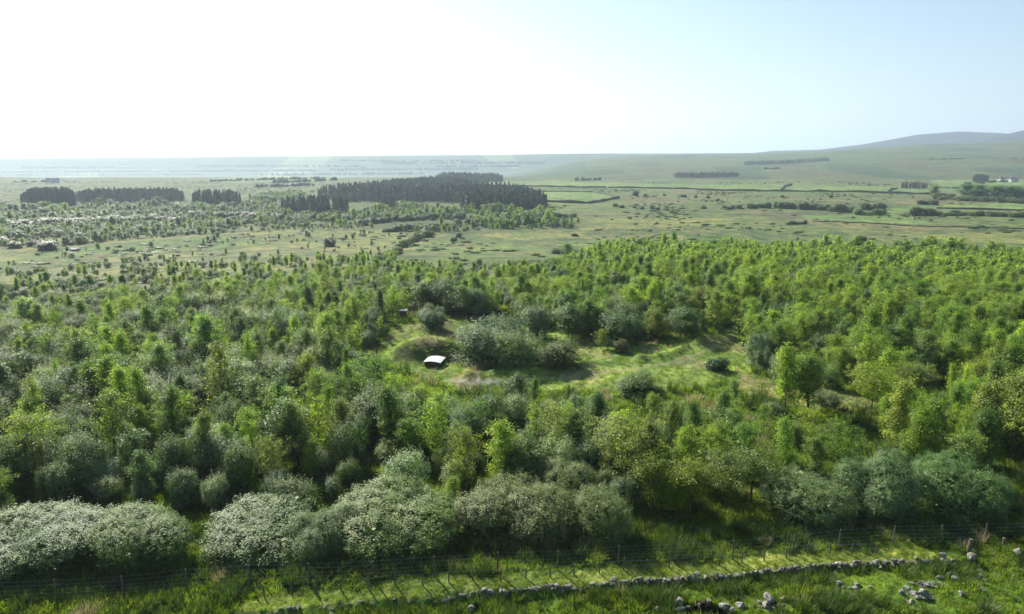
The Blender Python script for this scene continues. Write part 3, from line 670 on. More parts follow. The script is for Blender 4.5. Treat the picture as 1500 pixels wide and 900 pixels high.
# ---- spruce plantations
STANDS = [  # outline of the feet in photo pixels, height m, spacing, individual?
 ([(30, 300), (45, 290), (110, 290), (112, 304), (60, 305), (32, 303)], 12, 4.5, 'far-left spruce block'),
 ([(110, 294), (150, 289), (270, 291), (268, 296), (180, 297), (120, 300)], 11, 5.5, None),
 ([(282, 296), (352, 297), (355, 302), (284, 301)], 12.5, 4.4, 'dark oblong spruce block'),
 ([(412, 308), (512, 309), (512, 314), (414, 313)], 12, 4.4, 'low dark spruce strip'),
 ([(460, 291), (540, 280), (600, 272), (660, 268), (700, 280), (780, 290), (790, 298), (700, 300), (600, 296), (500, 297)], 13.5, 6.5, None),
 ([(674, 303), (740, 298), (800, 298), (802, 305), (760, 309), (676, 309)], 13, 4.6, 'tall spruce clump'),
 ([(640, 262), (735, 263), (738, 267), (650, 268)], 13, 7, None),
 ([(552, 303), (580, 303), (580, 306), (552, 306)], 9, 4, None),
 ([(1320, 274), (1360, 275), (1360, 277.5), (1318, 277)], 8, 5, 'square spruce block'),
 ([(1425, 264), (1447, 264), (1447, 267), (1425, 267)], 12, 6, None),
 ([(985, 258), (1083, 257.5), (1082, 260), (990, 261)], 9, 6.5, None),
 ([(1088, 240), (1215, 234.5), (1216, 236.5), (1120, 242), (1090, 243)], 11, 9, None),
]
SPL = dict(zip(['far-left spruce block', 'dark oblong spruce block', 'low dark spruce strip', 'tall spruce clump', 'square spruce block'],
   ['spruce in the dark plantation block at the far left of the scrub', 'spruce in the dark oblong plantation block left of the big wood', 'spruce in the low dark strip before the big spruce wood',
    'spruce in the clump at the right tip of the big spruce wood', 'spruce in the small square block on the distant green fields']))
sp_rest = [[], [], [], []]; sp_ind = []
for poly, hm, spc, nm in STANDS:
    g = [ground_at(*p) for p in poly]; xs = [q[0] for q in g]; ys = [q[1] for q in g]
    x, y = jgrid(min(xs), max(xs), min(ys), max(ys), spc); m = inside(x, y, [(q[0], q[1]) for q in g]); x, y = x[m], y[m]; z = terrain(x, y)
    pl_ = [(q[0], q[1]) for q in g]; ed = np.abs(seg_dist(x, y, pl_ + pl_[:1]))
    for i in range(len(x)):
        if random.random() < .06: continue
        h = (.72 + .28 * min(1, ed[i] / (1.2 * spc))) * hm * random.uniform(.86, 1.03) * (1 + .08 * nz_mid(x[i], y[i])); v = random.randrange(3); s = h / 13
        if nm: sp_ind.append((nm, x[i], y[i], z[i], h, v, s))
        else: sp_rest[0].append((x[i], y[i], z[i])); sp_rest[1].append((0, 0, random.uniform(0, 6))); sp_rest[2].append((s * 1.35, s * 1.35, s)); sp_rest[3].append(v)
print('spruce', len(sp_ind), len(sp_rest[0]))
sp_ind.sort(key=lambda t: -t[4] / math.hypot(t[1], t[2]))
for i, (nm, x, y, z, h, v, s) in enumerate(sp_ind):
    if i < 290: make_plant('spruce_tree', 'tree', SPR[v], (x, y, z), (s * 1.3, s * 1.3, s), random.uniform(0, 6), SPL[nm], SPL[nm].replace('spruce in', 'spruces in'), parts=False)
    else: sp_rest[0].append((x, y, z)); sp_rest[1].append((0, 0, 1)); sp_rest[2].append((s, s, s)); sp_rest[3].append(v)
scatter_object('spruce_wood', [v['both'] for v in SPR], *[sp_rest[k] for k in (0, 1, 2, 3)])

# ---- bushes and trees of the open ground, one by one
def bush(px, pyb, hpx, wpx, label, group=None, color=(1, 1, 1), name='hawthorn_bush', cat='bush', vs=None):
    vs = vs or HAW; var = random.choice(vs); x, y, z, h = place(px, pyb, pyb - hpx)
    co = np.empty(len(var['crown'].vertices) * 3, np.float32); var['crown'].vertices.foreach_get('co', co)
    W0 = float(np.percentile(np.abs(co[0::3]), 97)) * 2; s = h / float(np.percentile(co[2::3], 99)); sx = wpx * (y * CT - (z - HC) * ST) / F / W0
    make_plant(name, cat, var, (x, y, z), (sx, sx, s), random.uniform(0, 6.28), label, group, color, parts=False)
def row(pts, n, hpx, wpx, label, group, **kw):
    pts = np.array(pts, float); L = np.r_[0, np.cumsum(np.hypot(*np.diff(pts, axis=0).T))]
    for i in range(n):
        t = (i + .5 + random.uniform(-.35, .35)) / n * L[-1]
        bush(np.interp(t, L, pts[:, 0]), np.interp(t, L, pts[:, 1]) + random.uniform(-.8, .8), hpx * random.uniform(.7, 1.25), wpx * random.uniform(.75, 1.3), label, group, **kw)
GW = (2.2, 1.9, 1.8)
row([(548, 384), (580, 370), (602, 356), (632, 346)], 15, 10, 15, 'grey-green thorn bush in the slanting row between two open fields', 'bushes of the slanting row', color=GW)
bush(70, 366, 13, 27, 'largest round dark bush on the field edge at the far left'); bush(22, 363, 9, 18, 'round dark bush nearest the left edge of the field')
bush(44, 361, 8, 10, 'small bush beside the largest round dark one'); bush(56, 362, 9, 10, 'bush touching the largest round dark one'); bush(110, 367, 4, 14, 'low flat bush right of the largest round dark one')
bush(4, 357, 10, 20, 'bush cut by the left edge of the field'); bush(483, 361, 13, 17, 'lone round bush on the pale grass above the thicket')
bush(664, 354, 7, 12, 'pale grey bush at the top edge of the middle field', color=GW); bush(672, 348, 7, 9, 'dark little bush above the pale grey one at the middle field')
bush(815, 372, 8, 22, 'dark low bush at the right end of the middle field'); bush(842, 346, 4, 11, 'tiny dark bush on the crest of the middle field')
bush(625, 343, 11, 17, 'dark round bush at the head of the slanting row')
row([(1057, 306), (1084, 307)], 4, 5, 9, 'low dark bush left of the long hedge on the open moor', 'low bushes left of the long hedge')
row([(1094, 306), (1130, 305), (1180, 307), (1215, 308)], 16, 8, 11, 'dark bush of the long hedge across the right fields', 'bushes of the long hedge', color=(1.2, 1.2, 1.3))
bush(1180, 307, 11, 9, 'taller dark bush rising from the long hedge'); row([(1216, 309), (1246, 312)], 4, 10, 14, 'round bush at the right end of the long hedge', 'round end bushes of the long hedge', color=(1.6, 1.5, 1.5))
row([(1262, 307), (1295, 307)], 4, 9, 13, 'dark bush in the loose cluster after the long hedge', 'upper bushes of the loose cluster'); row([(1255, 315), (1293, 315)], 4, 8, 15, 'grey bush at the front of the loose cluster', 'front bushes of the loose cluster', color=GW)
bush(1341, 316, 13, 20, 'big round dark bush at the corner of the bright green pasture'); row([(1356, 316), (1378, 316)], 3, 9, 14, 'dark bush next to the big round one at the pasture corner', 'bushes at the pasture corner')
row([(1385, 316), (1500, 318)], 16, 6.5, 13, 'low bush of the straggling hedge below the bright green pasture', 'bushes of the straggling hedge', color=(1.5, 1.4, 1.2))
row([(1345, 299), (1372, 300)], 5, 7, 12, 'bush in the dark knot above the bright green pasture', 'bushes of the dark knot')
row([(1370, 292), (1500, 298)], 20, 7.5, 13, 'grey bush of the upper hedge above the bright green pasture', 'bushes of the upper hedge', color=(1.7, 1.5, 1.7))
row([(1412, 288), (1500, 291)], 11, 16, 20, 'dark broad tree in the belt near the right edge', 'trees of the right-edge belt', name='broadleaf_tree', cat='tree', vs=ALDF, color=(.9, .9, 1.1))
bush(1368, 287, 15, 15, 'lone round-headed tree beside the square spruce block', name='broadleaf_tree', cat='tree', vs=ALDF, color=(1.3, 1.2, 1.2))
row([(1410, 270), (1480, 266)], 8, 3, 8, 'tiny bush near the distant farmhouse', 'bushes near the farmhouse')
for i, (a, b, c, d) in enumerate(((931, 287, 7, 9), (945, 288, 4, 5), (973, 287, 3, 5), (1001, 289, 4, 9), (1019, 290, 4, 5), (1037, 291, 4, 6), (1051, 295, 4, 6), (1146, 290, 4, 6), (1217, 290, 4, 6))):
    bush(a, b, c, d, 'small dark bush dotted on the open moor behind the thicket', 'scattered moor bushes')
row([(895, 303), (985, 309)], 7, 4, 8, 'low dark scrub bush on the rough pasture right of the spruce clump', 'rough pasture bushes')
bush(1031, 306, 4, 9, 'pair-like dark bush left of the low dark bushes on moor'); row([(1150, 329), (1182, 329)], 5, 4, 9, 'flat dark bush on the middle of the right grassland', 'flat bushes on the grassland')
bush(1262, 353, 7, 17, 'dark flattened bush on the pale grass, nearest the birch wood edge'); bush(1168, 353, 5, 4, 'tiny reddish stump-like bush on the pale grass', color=(3, 1, 1.5))
bush(1425, 335, 3, 16, 'thin dark bush lying on the far pale pasture')
# hedges on the scrub side
row([(530, 330), (560, 326), (620, 322), (680, 320)], 17, 8, 13, 'dark bush in the hedge below the big spruce wood', 'bushes below the spruce wood')
row([(560, 340), (640, 334), (720, 326), (760, 322), (842, 318)], 26, 8, 14, 'greyish bush of the belt right of the spruce clump', 'bushes of the belt by the spruce clump', color=(1.2, 1.2, 1.2))
row([(0, 330), (110, 326), (220, 322), (270, 326)], 26, 7, 14, 'grey-green bush of the scrub belt under the far-left spruces', 'bushes of the far-left belt', color=(1, 1, 1))
row([(280, 318), (380, 322), (520, 322)], 26, 9, 13, 'dark bush of the scrub belt under the low spruce strip', 'bushes of the middle scrub belt', color=(1.1, 1.1, 1.3))
# low rushy tussock beds over the moor: nobody could count them
BED = [pair('rush_bed', dome(s, .8, 1.3, 1.0, 120, 8, .3, .16, .3, 5, .1, .2, 4), M_rush) for s in (95, 96)]
bx, by = jgrid(-900, 900, 130, 1150, 6.5); k_ = np.abs(bx) < by * .8 + 10; bx, by = bx[k_], by[k_]; bz = terrain(bx, by); bpx, bpq = project(bx, by, bz)
k_ = (nz_big(bx / 1.5, by / 2.5) + .6 * nz_mid(bx, by) + .5 * rng.normal(size=len(bx)) > .75) & (by > 130)
for P__ in PASTURE: k_ &= ~inside(bpx, bpq, P__)
bx, by, bz = bx[k_], by[k_], bz[k_]; n_ = len(bx); bs = rng.uniform(.5, 1.25, n_)
scatter_object('rush_beds', [v['both'] for v in BED], np.stack([bx, by, bz - .05], -1), np.stack([bx * 0, bx * 0, rng.normal(0, .4, n_)], -1), np.stack([bs * rng.uniform(.8, 2.2, n_), bs, bs * rng.uniform(.4, .9, n_)], -1), rng.integers(0, 2, n_))

# distant plain: tree belts as one far-off mass
dp, dr, dsc, di = [], [], [], []
def belt(p0, p1, n, hpx, wpx):
    for i in range(n):
        t = random.uniform(0, 1); px = p0[0] + (p1[0] - p0[0]) * t; py = p0[1] + (p1[1] - p0[1]) * t + random.uniform(-.25, .25)
        x, y, z, h = place(px, py, py - hpx * random.uniform(.5, 1.2)); sx = wpx * y / F / 4.0 * random.uniform(.6, 1.5)
        dp.append((x, y, z - h * .2)); dr.append((0, 0, random.uniform(0, 6))); dsc.append((sx, sx, h * 1.2 / 3.2)); di.append(random.randrange(3))
for b in (((-40, 252), (460, 250), 260, 1.6, 5), ((30, 245), (200, 245.5), 60, 1.4, 4), ((280, 243), (540, 244), 80, 1.6, 4), ((0, 257), (300, 256), 80, 1.6, 4), ((380, 257), (620, 255), 90, 2.6, 5),
          ((480, 249), (700, 248), 90, 2.2, 5), ((560, 239), (800, 239), 90, 2.2, 5), ((20, 267), (110, 266), 24, 2.5, 5), ((300, 266), (470, 262), 60, 3, 6), ((640, 244), (760, 244), 50, 2, 5), ((400, 268), (500, 264), 40, 4, 7), ((370, 275), (460, 272), 40, 4, 6), ((500, 235), (700, 236), 60, 1.4, 5)):
    belt(*b)
for b in (((840, 265), (880, 264), 24, 3.5, 5), ((1360, 233), (1500, 232), 8, 1, 5), ((1120, 248), (1142, 248), 10, 3, 4), ((1360, 234), (1410, 233), 20, 1.5, 4)): belt(*b)
scatter_object('distant_woods', [v['both'] for v in HAW], dp, dr, dsc, di)

# ------------------------------------------------------------------ grasses
def tuft(name, seed, nb, h, spread, wd, mat, lean=.35, curl=.3):
    r = np.random.default_rng(seed); V, Q = [], []
    for i in range(nb):
        a = r.uniform(0, 6.28); q = spread * math.sqrt(r.uniform()); p = np.array([q * math.cos(a), q * math.sin(a), -.03]); hh = h * r.uniform(.5, 1.15)
        az = a + r.normal(0, .8); ln = lean * r.uniform(.2, 1.3); d = np.array([math.cos(az) * ln, math.sin(az) * ln, 1.]); d /= np.linalg.norm(d)
        s = np.array([-math.sin(az + r.normal(0, .9)), math.cos(az), 0]); m = p + d * hh * .55; e = m + (d + np.array([math.cos(az), math.sin(az), -.3]) * curl) * hh * .45
        k = len(V); V += [p - s * wd / 2, p + s * wd / 2, m + s * wd * .42, m - s * wd * .42, e + s * wd * .08, e - s * wd * .08]; Q += [(k, k + 1, k + 2, k + 3), (k + 3, k + 2, k + 4, k + 5)]
    return mesh_np(name, np.array(V), Q, mat)
TG = [tuft('grass_tuft', 1, 60, .22, .35, .03, M_grass), tuft('grass_tuft', 2, 60, .34, .32, .03, M_grass, .5, .5), tuft('grass_tuft', 3, 70, .14, .42, .03, M_grass, .6)]
TR = [tuft('rush_tuft', 4, 90, .62, .26, .022, M_rush, .35, .2), tuft('rush_tuft', 5, 80, .48, .3, .024, M_rush, .5, .4)]
TD = [tuft('dry_tuft', 6, 60, .5, .25, .02, M_dry, .45, .5), tuft('dry_tuft', 7, 40, .7, .2, .018, M_dry, .3, .3)]
STONES = [(1128, 884, 17, 'large pale rounded boulder, biggest of the loose stones by the wall'), (1148, 882, 9, 'small pale boulder just right of the biggest one'), (1112, 886, 8, 'grey stone tucked left of the biggest boulder'),
 (1062, 894, 14, 'flat-topped pale boulder right of the dark peat hole'), (1074, 898, 9, 'rough stone below the flat-topped pale boulder'), (1085, 892, 12, 'dark weathered stone between the flat-topped and the biggest boulder'),
 (1168, 884, 8, 'grey stone right of the small pale boulder'), (1124, 892, 13, 'flat stone slab in front of the biggest boulder'), (996, 888, 14, 'flat slanting stone left of the dark peat hole'), (1000, 896, 9, 'white-topped stone under the slanting one'),
 (985, 886, 7, 'small dull stone left of the slanting one'), (964, 897, 9, 'pale stone at the bottom edge left of the peat hole'), (1040, 884, 9, 'thin stone on the rim of the dark peat hole'),
 (1331, 868, 12, 'grey stone left end of the small rock heap'), (1322, 871, 9, 'low dark stone beside the small rock heap'), (1355, 876, 18, 'jagged dark boulder at the foot of the rock heap'), (1340, 874, 10, 'flat stone between the heap and the jagged boulder'),
 (1364, 880, 9, 'small stone right of the jagged boulder'), (1336, 886, 9, 'dark rounded stone below the rock heap'), (1437, 850, 11, 'dome-shaped grey boulder in deep grass at the right'), (1410, 874, 10, 'lichened stone standing in grass right of the heap'),
 (1378, 850, 8, 'pale stone above the broken stone scatter'), (1230, 860, 10, 'pale stone in turf below the wall, left one of two'), (1257, 861, 9, 'pale stone in turf below the wall, right one of two'), (1254, 866, 9, 'flat stone under the two pale turf stones'),
 (1276, 863, 6, 'solitary small round stone on the turf'), (1494, 817, 16, 'pale rock on the bank at the right edge above the wall end'), (1343, 820, 6, 'small stone above the wall end'), (1383, 818, 9, 'flat pale stone right of the wall end'), (1425, 826, 12, 'sunlit stone on the grassy hump right of the wall end'),
 (1374, 825, 7, 'small stone just past the wall end'), (1401, 852, 9, 'grey stone right of the broken stone scatter'), (1440, 868, 9, 'flat bleached stone in the rushes at lower right'), (690, 896, 12, 'dark stone at the bottom edge left of the wall bend')]
def grasses():
    out = {k: ([], [], [], []) for k in 'grd'}
    def add(k, x, y, z, s, nv):
        n = len(x); o = out[k]; rr = np.zeros((n, 3)); rr[:, 2] = rng.uniform(0, 6.28, n); rr[:, :2] = rng.normal(0, .12, (n, 2))
        o[0].append(np.stack([x, y, z], -1)); o[1].append(rr); o[2].append(np.stack([s, s, s * rng.uniform(.8, 1.3, n)], -1)); o[3].append(rng.integers(0, nv, n))
    x, y = jgrid(-44, 44, 25, 52, .26); keep = (np.abs(x) < y * .8 + 2); x, y = x[keep], y[keep]; z = terrain(x, y); px, py = project(x, y, z); keep = (py < 915) & (py > 690); x, y, z, px, py = x[keep], y[keep], z[keep], px[keep], py[keep]
    s = seg_dist(x, y, WALLXY); a, b, c = cov_a(x, y), nz_sm(x, y), nz_tiny(x, y); hp_ = np.hypot((x - PEAT[0]) / 1.5, (y - PEAT[1]) / .7)
    hum = (px > 1180) & (py > 842) & (py < 892) & (nz_tiny(x, y) + a > -.3); ok = ((s < -.3) | (s > .1)) & (hp_ > 1)
    for q in STONES:
        g = ground_at(q[0], q[1]); ok &= np.hypot(x - g[0], (y - g[1]) * .8 + .1) > .022 * q[2]
    for (cx, cy, rx, ry) in ((1362, 857, 20, 4), (1345, 874, 14, 4)): ok &= np.hypot((px - cx) / rx, (py - cy) / ry) > 1
    short = hum | (s > 0) & (s < 1.8 + .5 * a) | ((c > -.1) & (a > .2) & (s < 0))
    rush = ok & ~short & (b + .6 * clump2(x, y) + .3 * rng.normal(size=len(x)) > .55)
    under = ok & ~short & (s < 0) & (s > -1.5); rush |= under & (rng.uniform(size=len(x)) < .4)
    dry = ok & ~short & ~rush & (Waves(5, 77)(x, y) + .3 * rng.normal(size=len(x)) > 1.15)
    g = ok & ~rush & ~dry
    thin = rng.uniform(size=len(x))
    m = g & (thin < .85); add('g', x[m], y[m], z[m], np.where(short[m], .45, 1.05) * rng.uniform(.7, 1.3, m.sum()), 3)
    m = rush & (thin < .5); add('r', x[m], y[m], z[m], rng.uniform(.7, 1.3, m.sum()), 2)
    m = dry & (thin < .5); add('d', x[m], y[m], z[m], rng.uniform(.7, 1.2, m.sum()), 2)
    # further back, between the trees and over the clearing: bigger, sparser tussocks
    for y0, y1, sp, s0 in ((50, 70, .75, 1.7), (70, 112, .9, 1.9)):
        x, y = jgrid(-y1 * .8, y1 * .8, y0, y1, sp); keep = np.abs(x) < y * .8; x, y = x[keep], y[keep]; z = terrain(x, y)
        px, py = project(x, y, z); inn = inside(px, py, OPEN['clearing']) | inside(px, py, OPEN['heath'])
        tr = np.abs(seg_dist(x, y, TRACK)) < .4
        b = cov_a(x, y) + .4 * rng.normal(size=len(x)); r_ = (b > .6) & ~inn; d_ = (b < -.9) | (inn & (b > .8)); g_ = ~r_ & ~d_
        for k, m, nv in (('g', g_, 3), ('r', r_, 2), ('d', d_ & (rng.uniform(size=len(x)) < .5), 2)):
            m = m & ~tr; sc = s0 * rng.uniform(.6, 1.2, m.sum()) * np.where(inn[m], .5, 1); add(k, x[m], y[m], z[m], sc, nv)
    for k, nm, src in (('g', 'grass', TG), ('r', 'rushes', TR), ('d', 'dry_grass', TD)):
        scatter_object(nm, src, *[np.concatenate(q) for q in out[k]])
grasses()

# ------------------------------------------------------------------ wall, fences, stones
def rock_geo(r, sx, sy, sz, sub=2, cuts=9):
    import bmesh
    bm = bmesh.new(); bmesh.ops.create_icosphere(bm, subdivisions=sub, radius=.5)
    V = np.array([v.co[:] for v in bm.verts]); Q = np.array([[v.index for v in f.verts] for f in bm.faces]); bm.free()
    for _ in range(cuts):                          # chop flat facets
        d = r.normal(size=3); d /= np.linalg.norm(d); c = r.uniform(.25, .4); k = V @ d; V = np.where((k > c)[:, None], V - (k - c)[:, None] * d, V)
    V = V + r.normal(0, .008, V.shape); return V * np.array([sx, sy, sz]), Q
def build_wall():
    r = np.random.default_rng(8); P = np.array(WALLXY); L = np.r_[0, np.cumsum(np.hypot(*np.diff(P, axis=0).T))]
    Vs, Qs, n = [], [], 0; t = 0
    for course in range(3):
        t = 0
        while t < L[-1]:
            wd = r.choice([.16, .24, .3, .42, .6], p=[.2, .25, .25, .2, .1]) * r.uniform(.85, 1.2); x = np.interp(t, L, P[:, 0]); y = np.interp(t, L, P[:, 1]); x2 = np.interp(t + .1, L, P[:, 0]); y2 = np.interp(t + .1, L, P[:, 1]); a = math.atan2(y2 - y, x2 - x)
            gap = nz_mid(x * 1.7, y) > 1.25 or (course == 2 and (nz_sm(x, 3.) < -.5 or t > L[-1] - 3.5)) or (course and x < WALLXY[3][0] and r.uniform() < .55)
            if not gap:
                hh = r.uniform(.17, .27); V, Q = rock_geo(r, wd * 1.1, r.uniform(.3, .44), hh * 1.15)
                ra = a + r.normal(0, .12); ca, sa = math.cos(ra), math.sin(ra); V = np.stack([V[:, 0] * ca - V[:, 1] * sa, V[:, 0] * sa + V[:, 1] * ca, V[:, 2]], -1)
                base = float(terrain(x + .3 * math.sin(a), y - .3 * math.cos(a) - .2))
                V += np.array([x + r.normal(0, .03), y + r.normal(0, .03), base + .04 + course * .18 + r.normal(0, .02)]); Vs.append(V); Qs.append(Q + n); n += len(V)
            t += wd * .95
    o = link('dry_stone_wall', mesh_np('dry_stone_wall', np.concatenate(Vs), np.concatenate(Qs), M_stone)); tag(o, 'low tumbledown dry stone wall running along the turf before the fence', 'stone wall')
build_wall()

r8 = np.random.default_rng(9)
for px, py, wpx, lab in STONES:
    x, y, z = ground_at(px, py); d = math.hypot(y, HC); wd = 1.3 * wpx * (y * CT + (HC - z) * ST) / F
    V, Q = rock_geo(r8, wd, wd * r8.uniform(.6, .9), wd * r8.uniform(.6, .85), 3)
    o = link('boulder', mesh_np('boulder', V, Q, M_stone), (x, y + wd * .25, z + wd * .22), r8.uniform(0, 3)); tag(o, lab, 'boulder')
# broken stone scatter: countable only as litter
def rubble():
    Vs, Qs, n = [], [], 0
    for cx, cy, rx, ry, k in ((1362, 857, 22, 4, 70), (1345, 874, 16, 5, 40), (1120, 889, 40, 6, 40), (1000, 892, 26, 6, 26), (1240, 863, 22, 4, 16)):
        for _ in range(k):
            x, y, z = ground_at(cx + r8.normal(0, rx * .5), cy + r8.normal(0, ry * .5)); s = r8.uniform(.1, .3); V, Q = rock_geo(r8, s, s, s * .6, 1)
            Vs.append(V + np.array([x, y, z + s * .25])); Qs.append(Q + n); n += len(V)
    o = link('rubble', mesh_np('rubble', np.concatenate(Vs), np.concatenate(Qs), M_stone)); o['kind'] = 'stuff'
rubble()
V, Q = rock_geo(r8, 1.9, .8, .6, 3); V = V + .05 * np.sin(V[:, [1, 2, 0]] * 17); o = link('peat_bank', mesh_np('peat_bank', V, Q, M_peat), (PEAT[0], PEAT[1] + .55, PEAT[2] - .1)); tag(o, 'dark brown peat bank at the bottom edge among pale stones', 'peat bank')

def fence(name, label, pts, spacing, hgt, pr, wires, special_posts=()):
    r = np.random.default_rng(len(pts)); G = np.array([ground_at(*p)[:2] for p in pts]); L = np.r_[0, np.cumsum(np.hypot(*np.diff(G, axis=0).T))]
    root = link(name, None, (G[0][0], G[0][1], float(terrain(*G[0])))); tag(root, label, 'fence'); o0 = np.array(root.location)
    ts = np.arange(.5, L[-1], spacing); tops = []
    for t in ts:
        t = t + r.normal(0, spacing * .05); x, y = np.interp(t, L, G[:, 0]), np.interp(t, L, G[:, 1]); z = float(terrain(x, y)); h = hgt * r.uniform(.94, 1.06)
        dx, dy = r.normal(0, .03 * h, 2)
        segs = [((0, 0, -.2), pr, (dx * .5, dy * .5, h * .5), pr * .97), ((dx * .5, dy * .5, h * .5), pr * .97, (dx, dy, h), pr * .9), ((dx, dy, h), pr * .9, (dx, dy, h + .02), .004)]
        V, Q = sticks(segs, 7); p = link('post', mesh_np('fence_post', V, Q, M_post, smooth=False), tuple(np.array([x, y, z]) - o0), parent=root)
        tops.append((np.array([x, y, z]), np.array([x + dx, y + dy, z + h])))
    for k, f in enumerate(wires):
        segs = []
        for (a0, a1), (b0, b1) in zip(tops[:-1], tops[1:]):
            p, q = a0 + (a1 - a0) * f, b0 + (b1 - b0) * f; m = (p + q) / 2 - np.array([0, 0, .02 + .015 * r.uniform()]); segs += [(p - o0, .0045, m - o0, .0045), (m - o0, .0045, q - o0, .0045)]
        V, Q = sticks(segs, 4); link('wire', mesh_np('wire', V, Q, M_wire), parent=root)
fence('deer_fence', 'tall post and wire fence running below the row of willows', [(-40, 886), (0, 884), (160, 877), (277, 867), (380, 860), (485, 856), (583, 848), (685, 841), (785, 836), (885, 831), (983, 826), (1073, 820), (1163, 812), (1250, 803), (1338, 798), (1402, 797), (1449, 795), (1540, 790)], 3.55, 1.35, .05, (.22, .4, .58, .78, .97))
fence('stock_fence', 'short wooden post and wire fence in front of the tall fence', [(255, 884), (388, 875), (455, 868), (600, 858), (715, 851), (850, 843), (950, 836), (1043, 829), (1130, 820), (1195, 814), (1300, 810)], 1.45, .72, .042, (.5, .92))
def lone_post(px, pyb, pyt, r_, label, lean=0):
    x, y, z, h = place(px, pyb, pyt); V, Q = sticks([((0, 0, -.2), r_, (lean * h, 0, h), r_ * .92), ((lean * h, 0, h), r_ * .92, (lean * h, 0, h + .02), .01)], 8)
    tag(link('wooden_post', mesh_np('wooden_post', V, Q, M_post), (x, y, z)), label, 'post')
lone_post(1417, 809, 790, .12, 'thick pale leaning stump post below the tall fence', .14); lone_post(1469, 801, 788, .09, 'short pale upright post near the right edge below the fence')

# ------------------------------------------------------------------ roof, hut, farm, walls of the fields, cattle
def simple_mat(name, c, rough=.6, metal=0.):
    return noise_mat(name, [(.3, tuple(v * .8 for v in c)), (.7, c)], 3., rough)
M_white = simple_mat('white_sheeting', (.55, .56, .57), .6); M_dark = simple_mat('dark_boards', (.06, .05, .04)); M_grey = simple_mat('grey_roof', (.45, .45, .46), .5); M_cream = simple_mat('render_wall', (.6, .57, .5)); M_slate = simple_mat('slate', (.14, .14, .16))
def box(cx, cy, cz, sx, sy, sz):
    v = np.array([(x, y, z) for z in (-.5, .5) for x, y in ((-.5, -.5), (.5, -.5), (.5, .5), (-.5, .5))]) * (sx, sy, sz) + (cx, cy, cz)
    return v, np.array([(0, 3, 2, 1), (4, 5, 6, 7), (0, 1, 5, 4), (1, 2, 6, 5), (2, 3, 7, 6), (3, 0, 4, 7)])
def shelter():
    x, y, z, h = place(637, 535, 524); root = link('shelter', None, (x, y, z), rad(-14)); tag(root, 'low shelter with a white curved sheet roof beside the grassy mound', 'shelter')
    n = 10; W_, D_ = 2.1, 1.9; V, Q = [], []
    for j in range(2):
        for th in (0, -.05):
            for i in range(n + 1):
                t = i / n; V.append((-W_ / 2 + W_ * t, -D_ / 2 + D_ * j, .60 + .12 * math.sin(math.pi * t) + th + .16 * j))
    m = n + 1
    for i in range(n): Q += [(i, i + 1, 2 * m + i + 1, 2 * m + i), (m + i + 1, m + i, 3 * m + i, 3 * m + i + 1), (i + 1, i, m + i, m + i + 1), (2 * m + i, 2 * m + i + 1, 3 * m + i + 1, 3 * m + i)]
    Q += [(0, 2 * m, 3 * m, m), (n, m + n, 3 * m + n, 2 * m + n)]
    link('roof', mesh_np('curved_roof', V, Q, M_white), parent=root)
    v, q = box(0, -.86, .25, 1.9, .06, .6); link('wall', mesh_np('shelter_wall', v, q, M_dark), parent=root)
    for sx in (-.92, .92): v, q = box(sx, 0, .27, .06, 1.66, .64); link('wall', mesh_np('shelter_side', v, q, M_dark), parent=root)
shelter()
def hut():
    x, y, z, h = place(591, 466, 455.5); root = link('hut', None, (x, y, z), rad(10)); tag(root, 'tiny dark wooden hut with a pale flat roof beyond the clearing', 'hut')
    h = max(h, 1.25); v, q = box(0, 0, h * .45, .85, .8, h * .9); link('wall', mesh_np('hut_wall', v, q, M_dark), parent=root)
    v, q = box(0, 0, h * .93, 1.2, 1.1, .09); link('roof', mesh_np('hut_roof', v, q, M_grey), parent=root)
    v, q = box(0.05, -.415, h * .4, .36, .03, h * .68); link('door', mesh_np('hut_door', v, q, M_post), parent=root)
hut()
def house(px, py, wm, label, wallm=M_cream):
    x, y, z = ground_at(px, py); root = link('farmhouse', None, (x, y, z), rad(8)); tag(root, label, 'house')
    v, q = box(0, 0, 2.4, wm, 6, 5); link('wall', mesh_np('house_wall', v, q, wallm), parent=root)
    V = [(-wm / 2 - .3, -3.4, 4.7), (wm / 2 + .3, -3.4, 4.7), (wm / 2 + .3, 3.4, 4.7), (-wm / 2 - .3, 3.4, 4.7), (-wm / 2 - .3, 0, 7.3), (wm / 2 + .3, 0, 7.3)]
    me = bpy.data.meshes.new('house_roof'); me.from_pydata(V, [], [(0, 1, 5, 4), (2, 3, 4, 5), (0, 4, 3), (1, 2, 5), (0, 3, 2, 1)]); me.materials.append(M_slate); rf = link('roof', me, parent=root)
    for sx in (-1, 1): v, q = box(sx * (wm / 2 - .5), 0, 7.6, .7, .8, 1.4); link('chimney', mesh_np('chimney', v, q, wallm), parent=rf)
    for i in range(3): v, q = box((i - 1) * wm * .3, -3.02, 3.4, 1, .08, 1.3); link('window', mesh_np('window', v, q, M_dark), parent=root)
    v, q = box(wm * .12, -3.02, 1.1, 1, .08, 2.2); link('door', mesh_np('door', v, q, M_dark), parent=root)
house(1484, 267, 13, 'pale distant farmhouse on the moor foot by the right edge'); house(1467, 266.5, 9, 'smaller pale farm building left of the distant farmhouse'); house(78, 268, 16, 'tiny white house on the edge of the plain at far left', M_white)

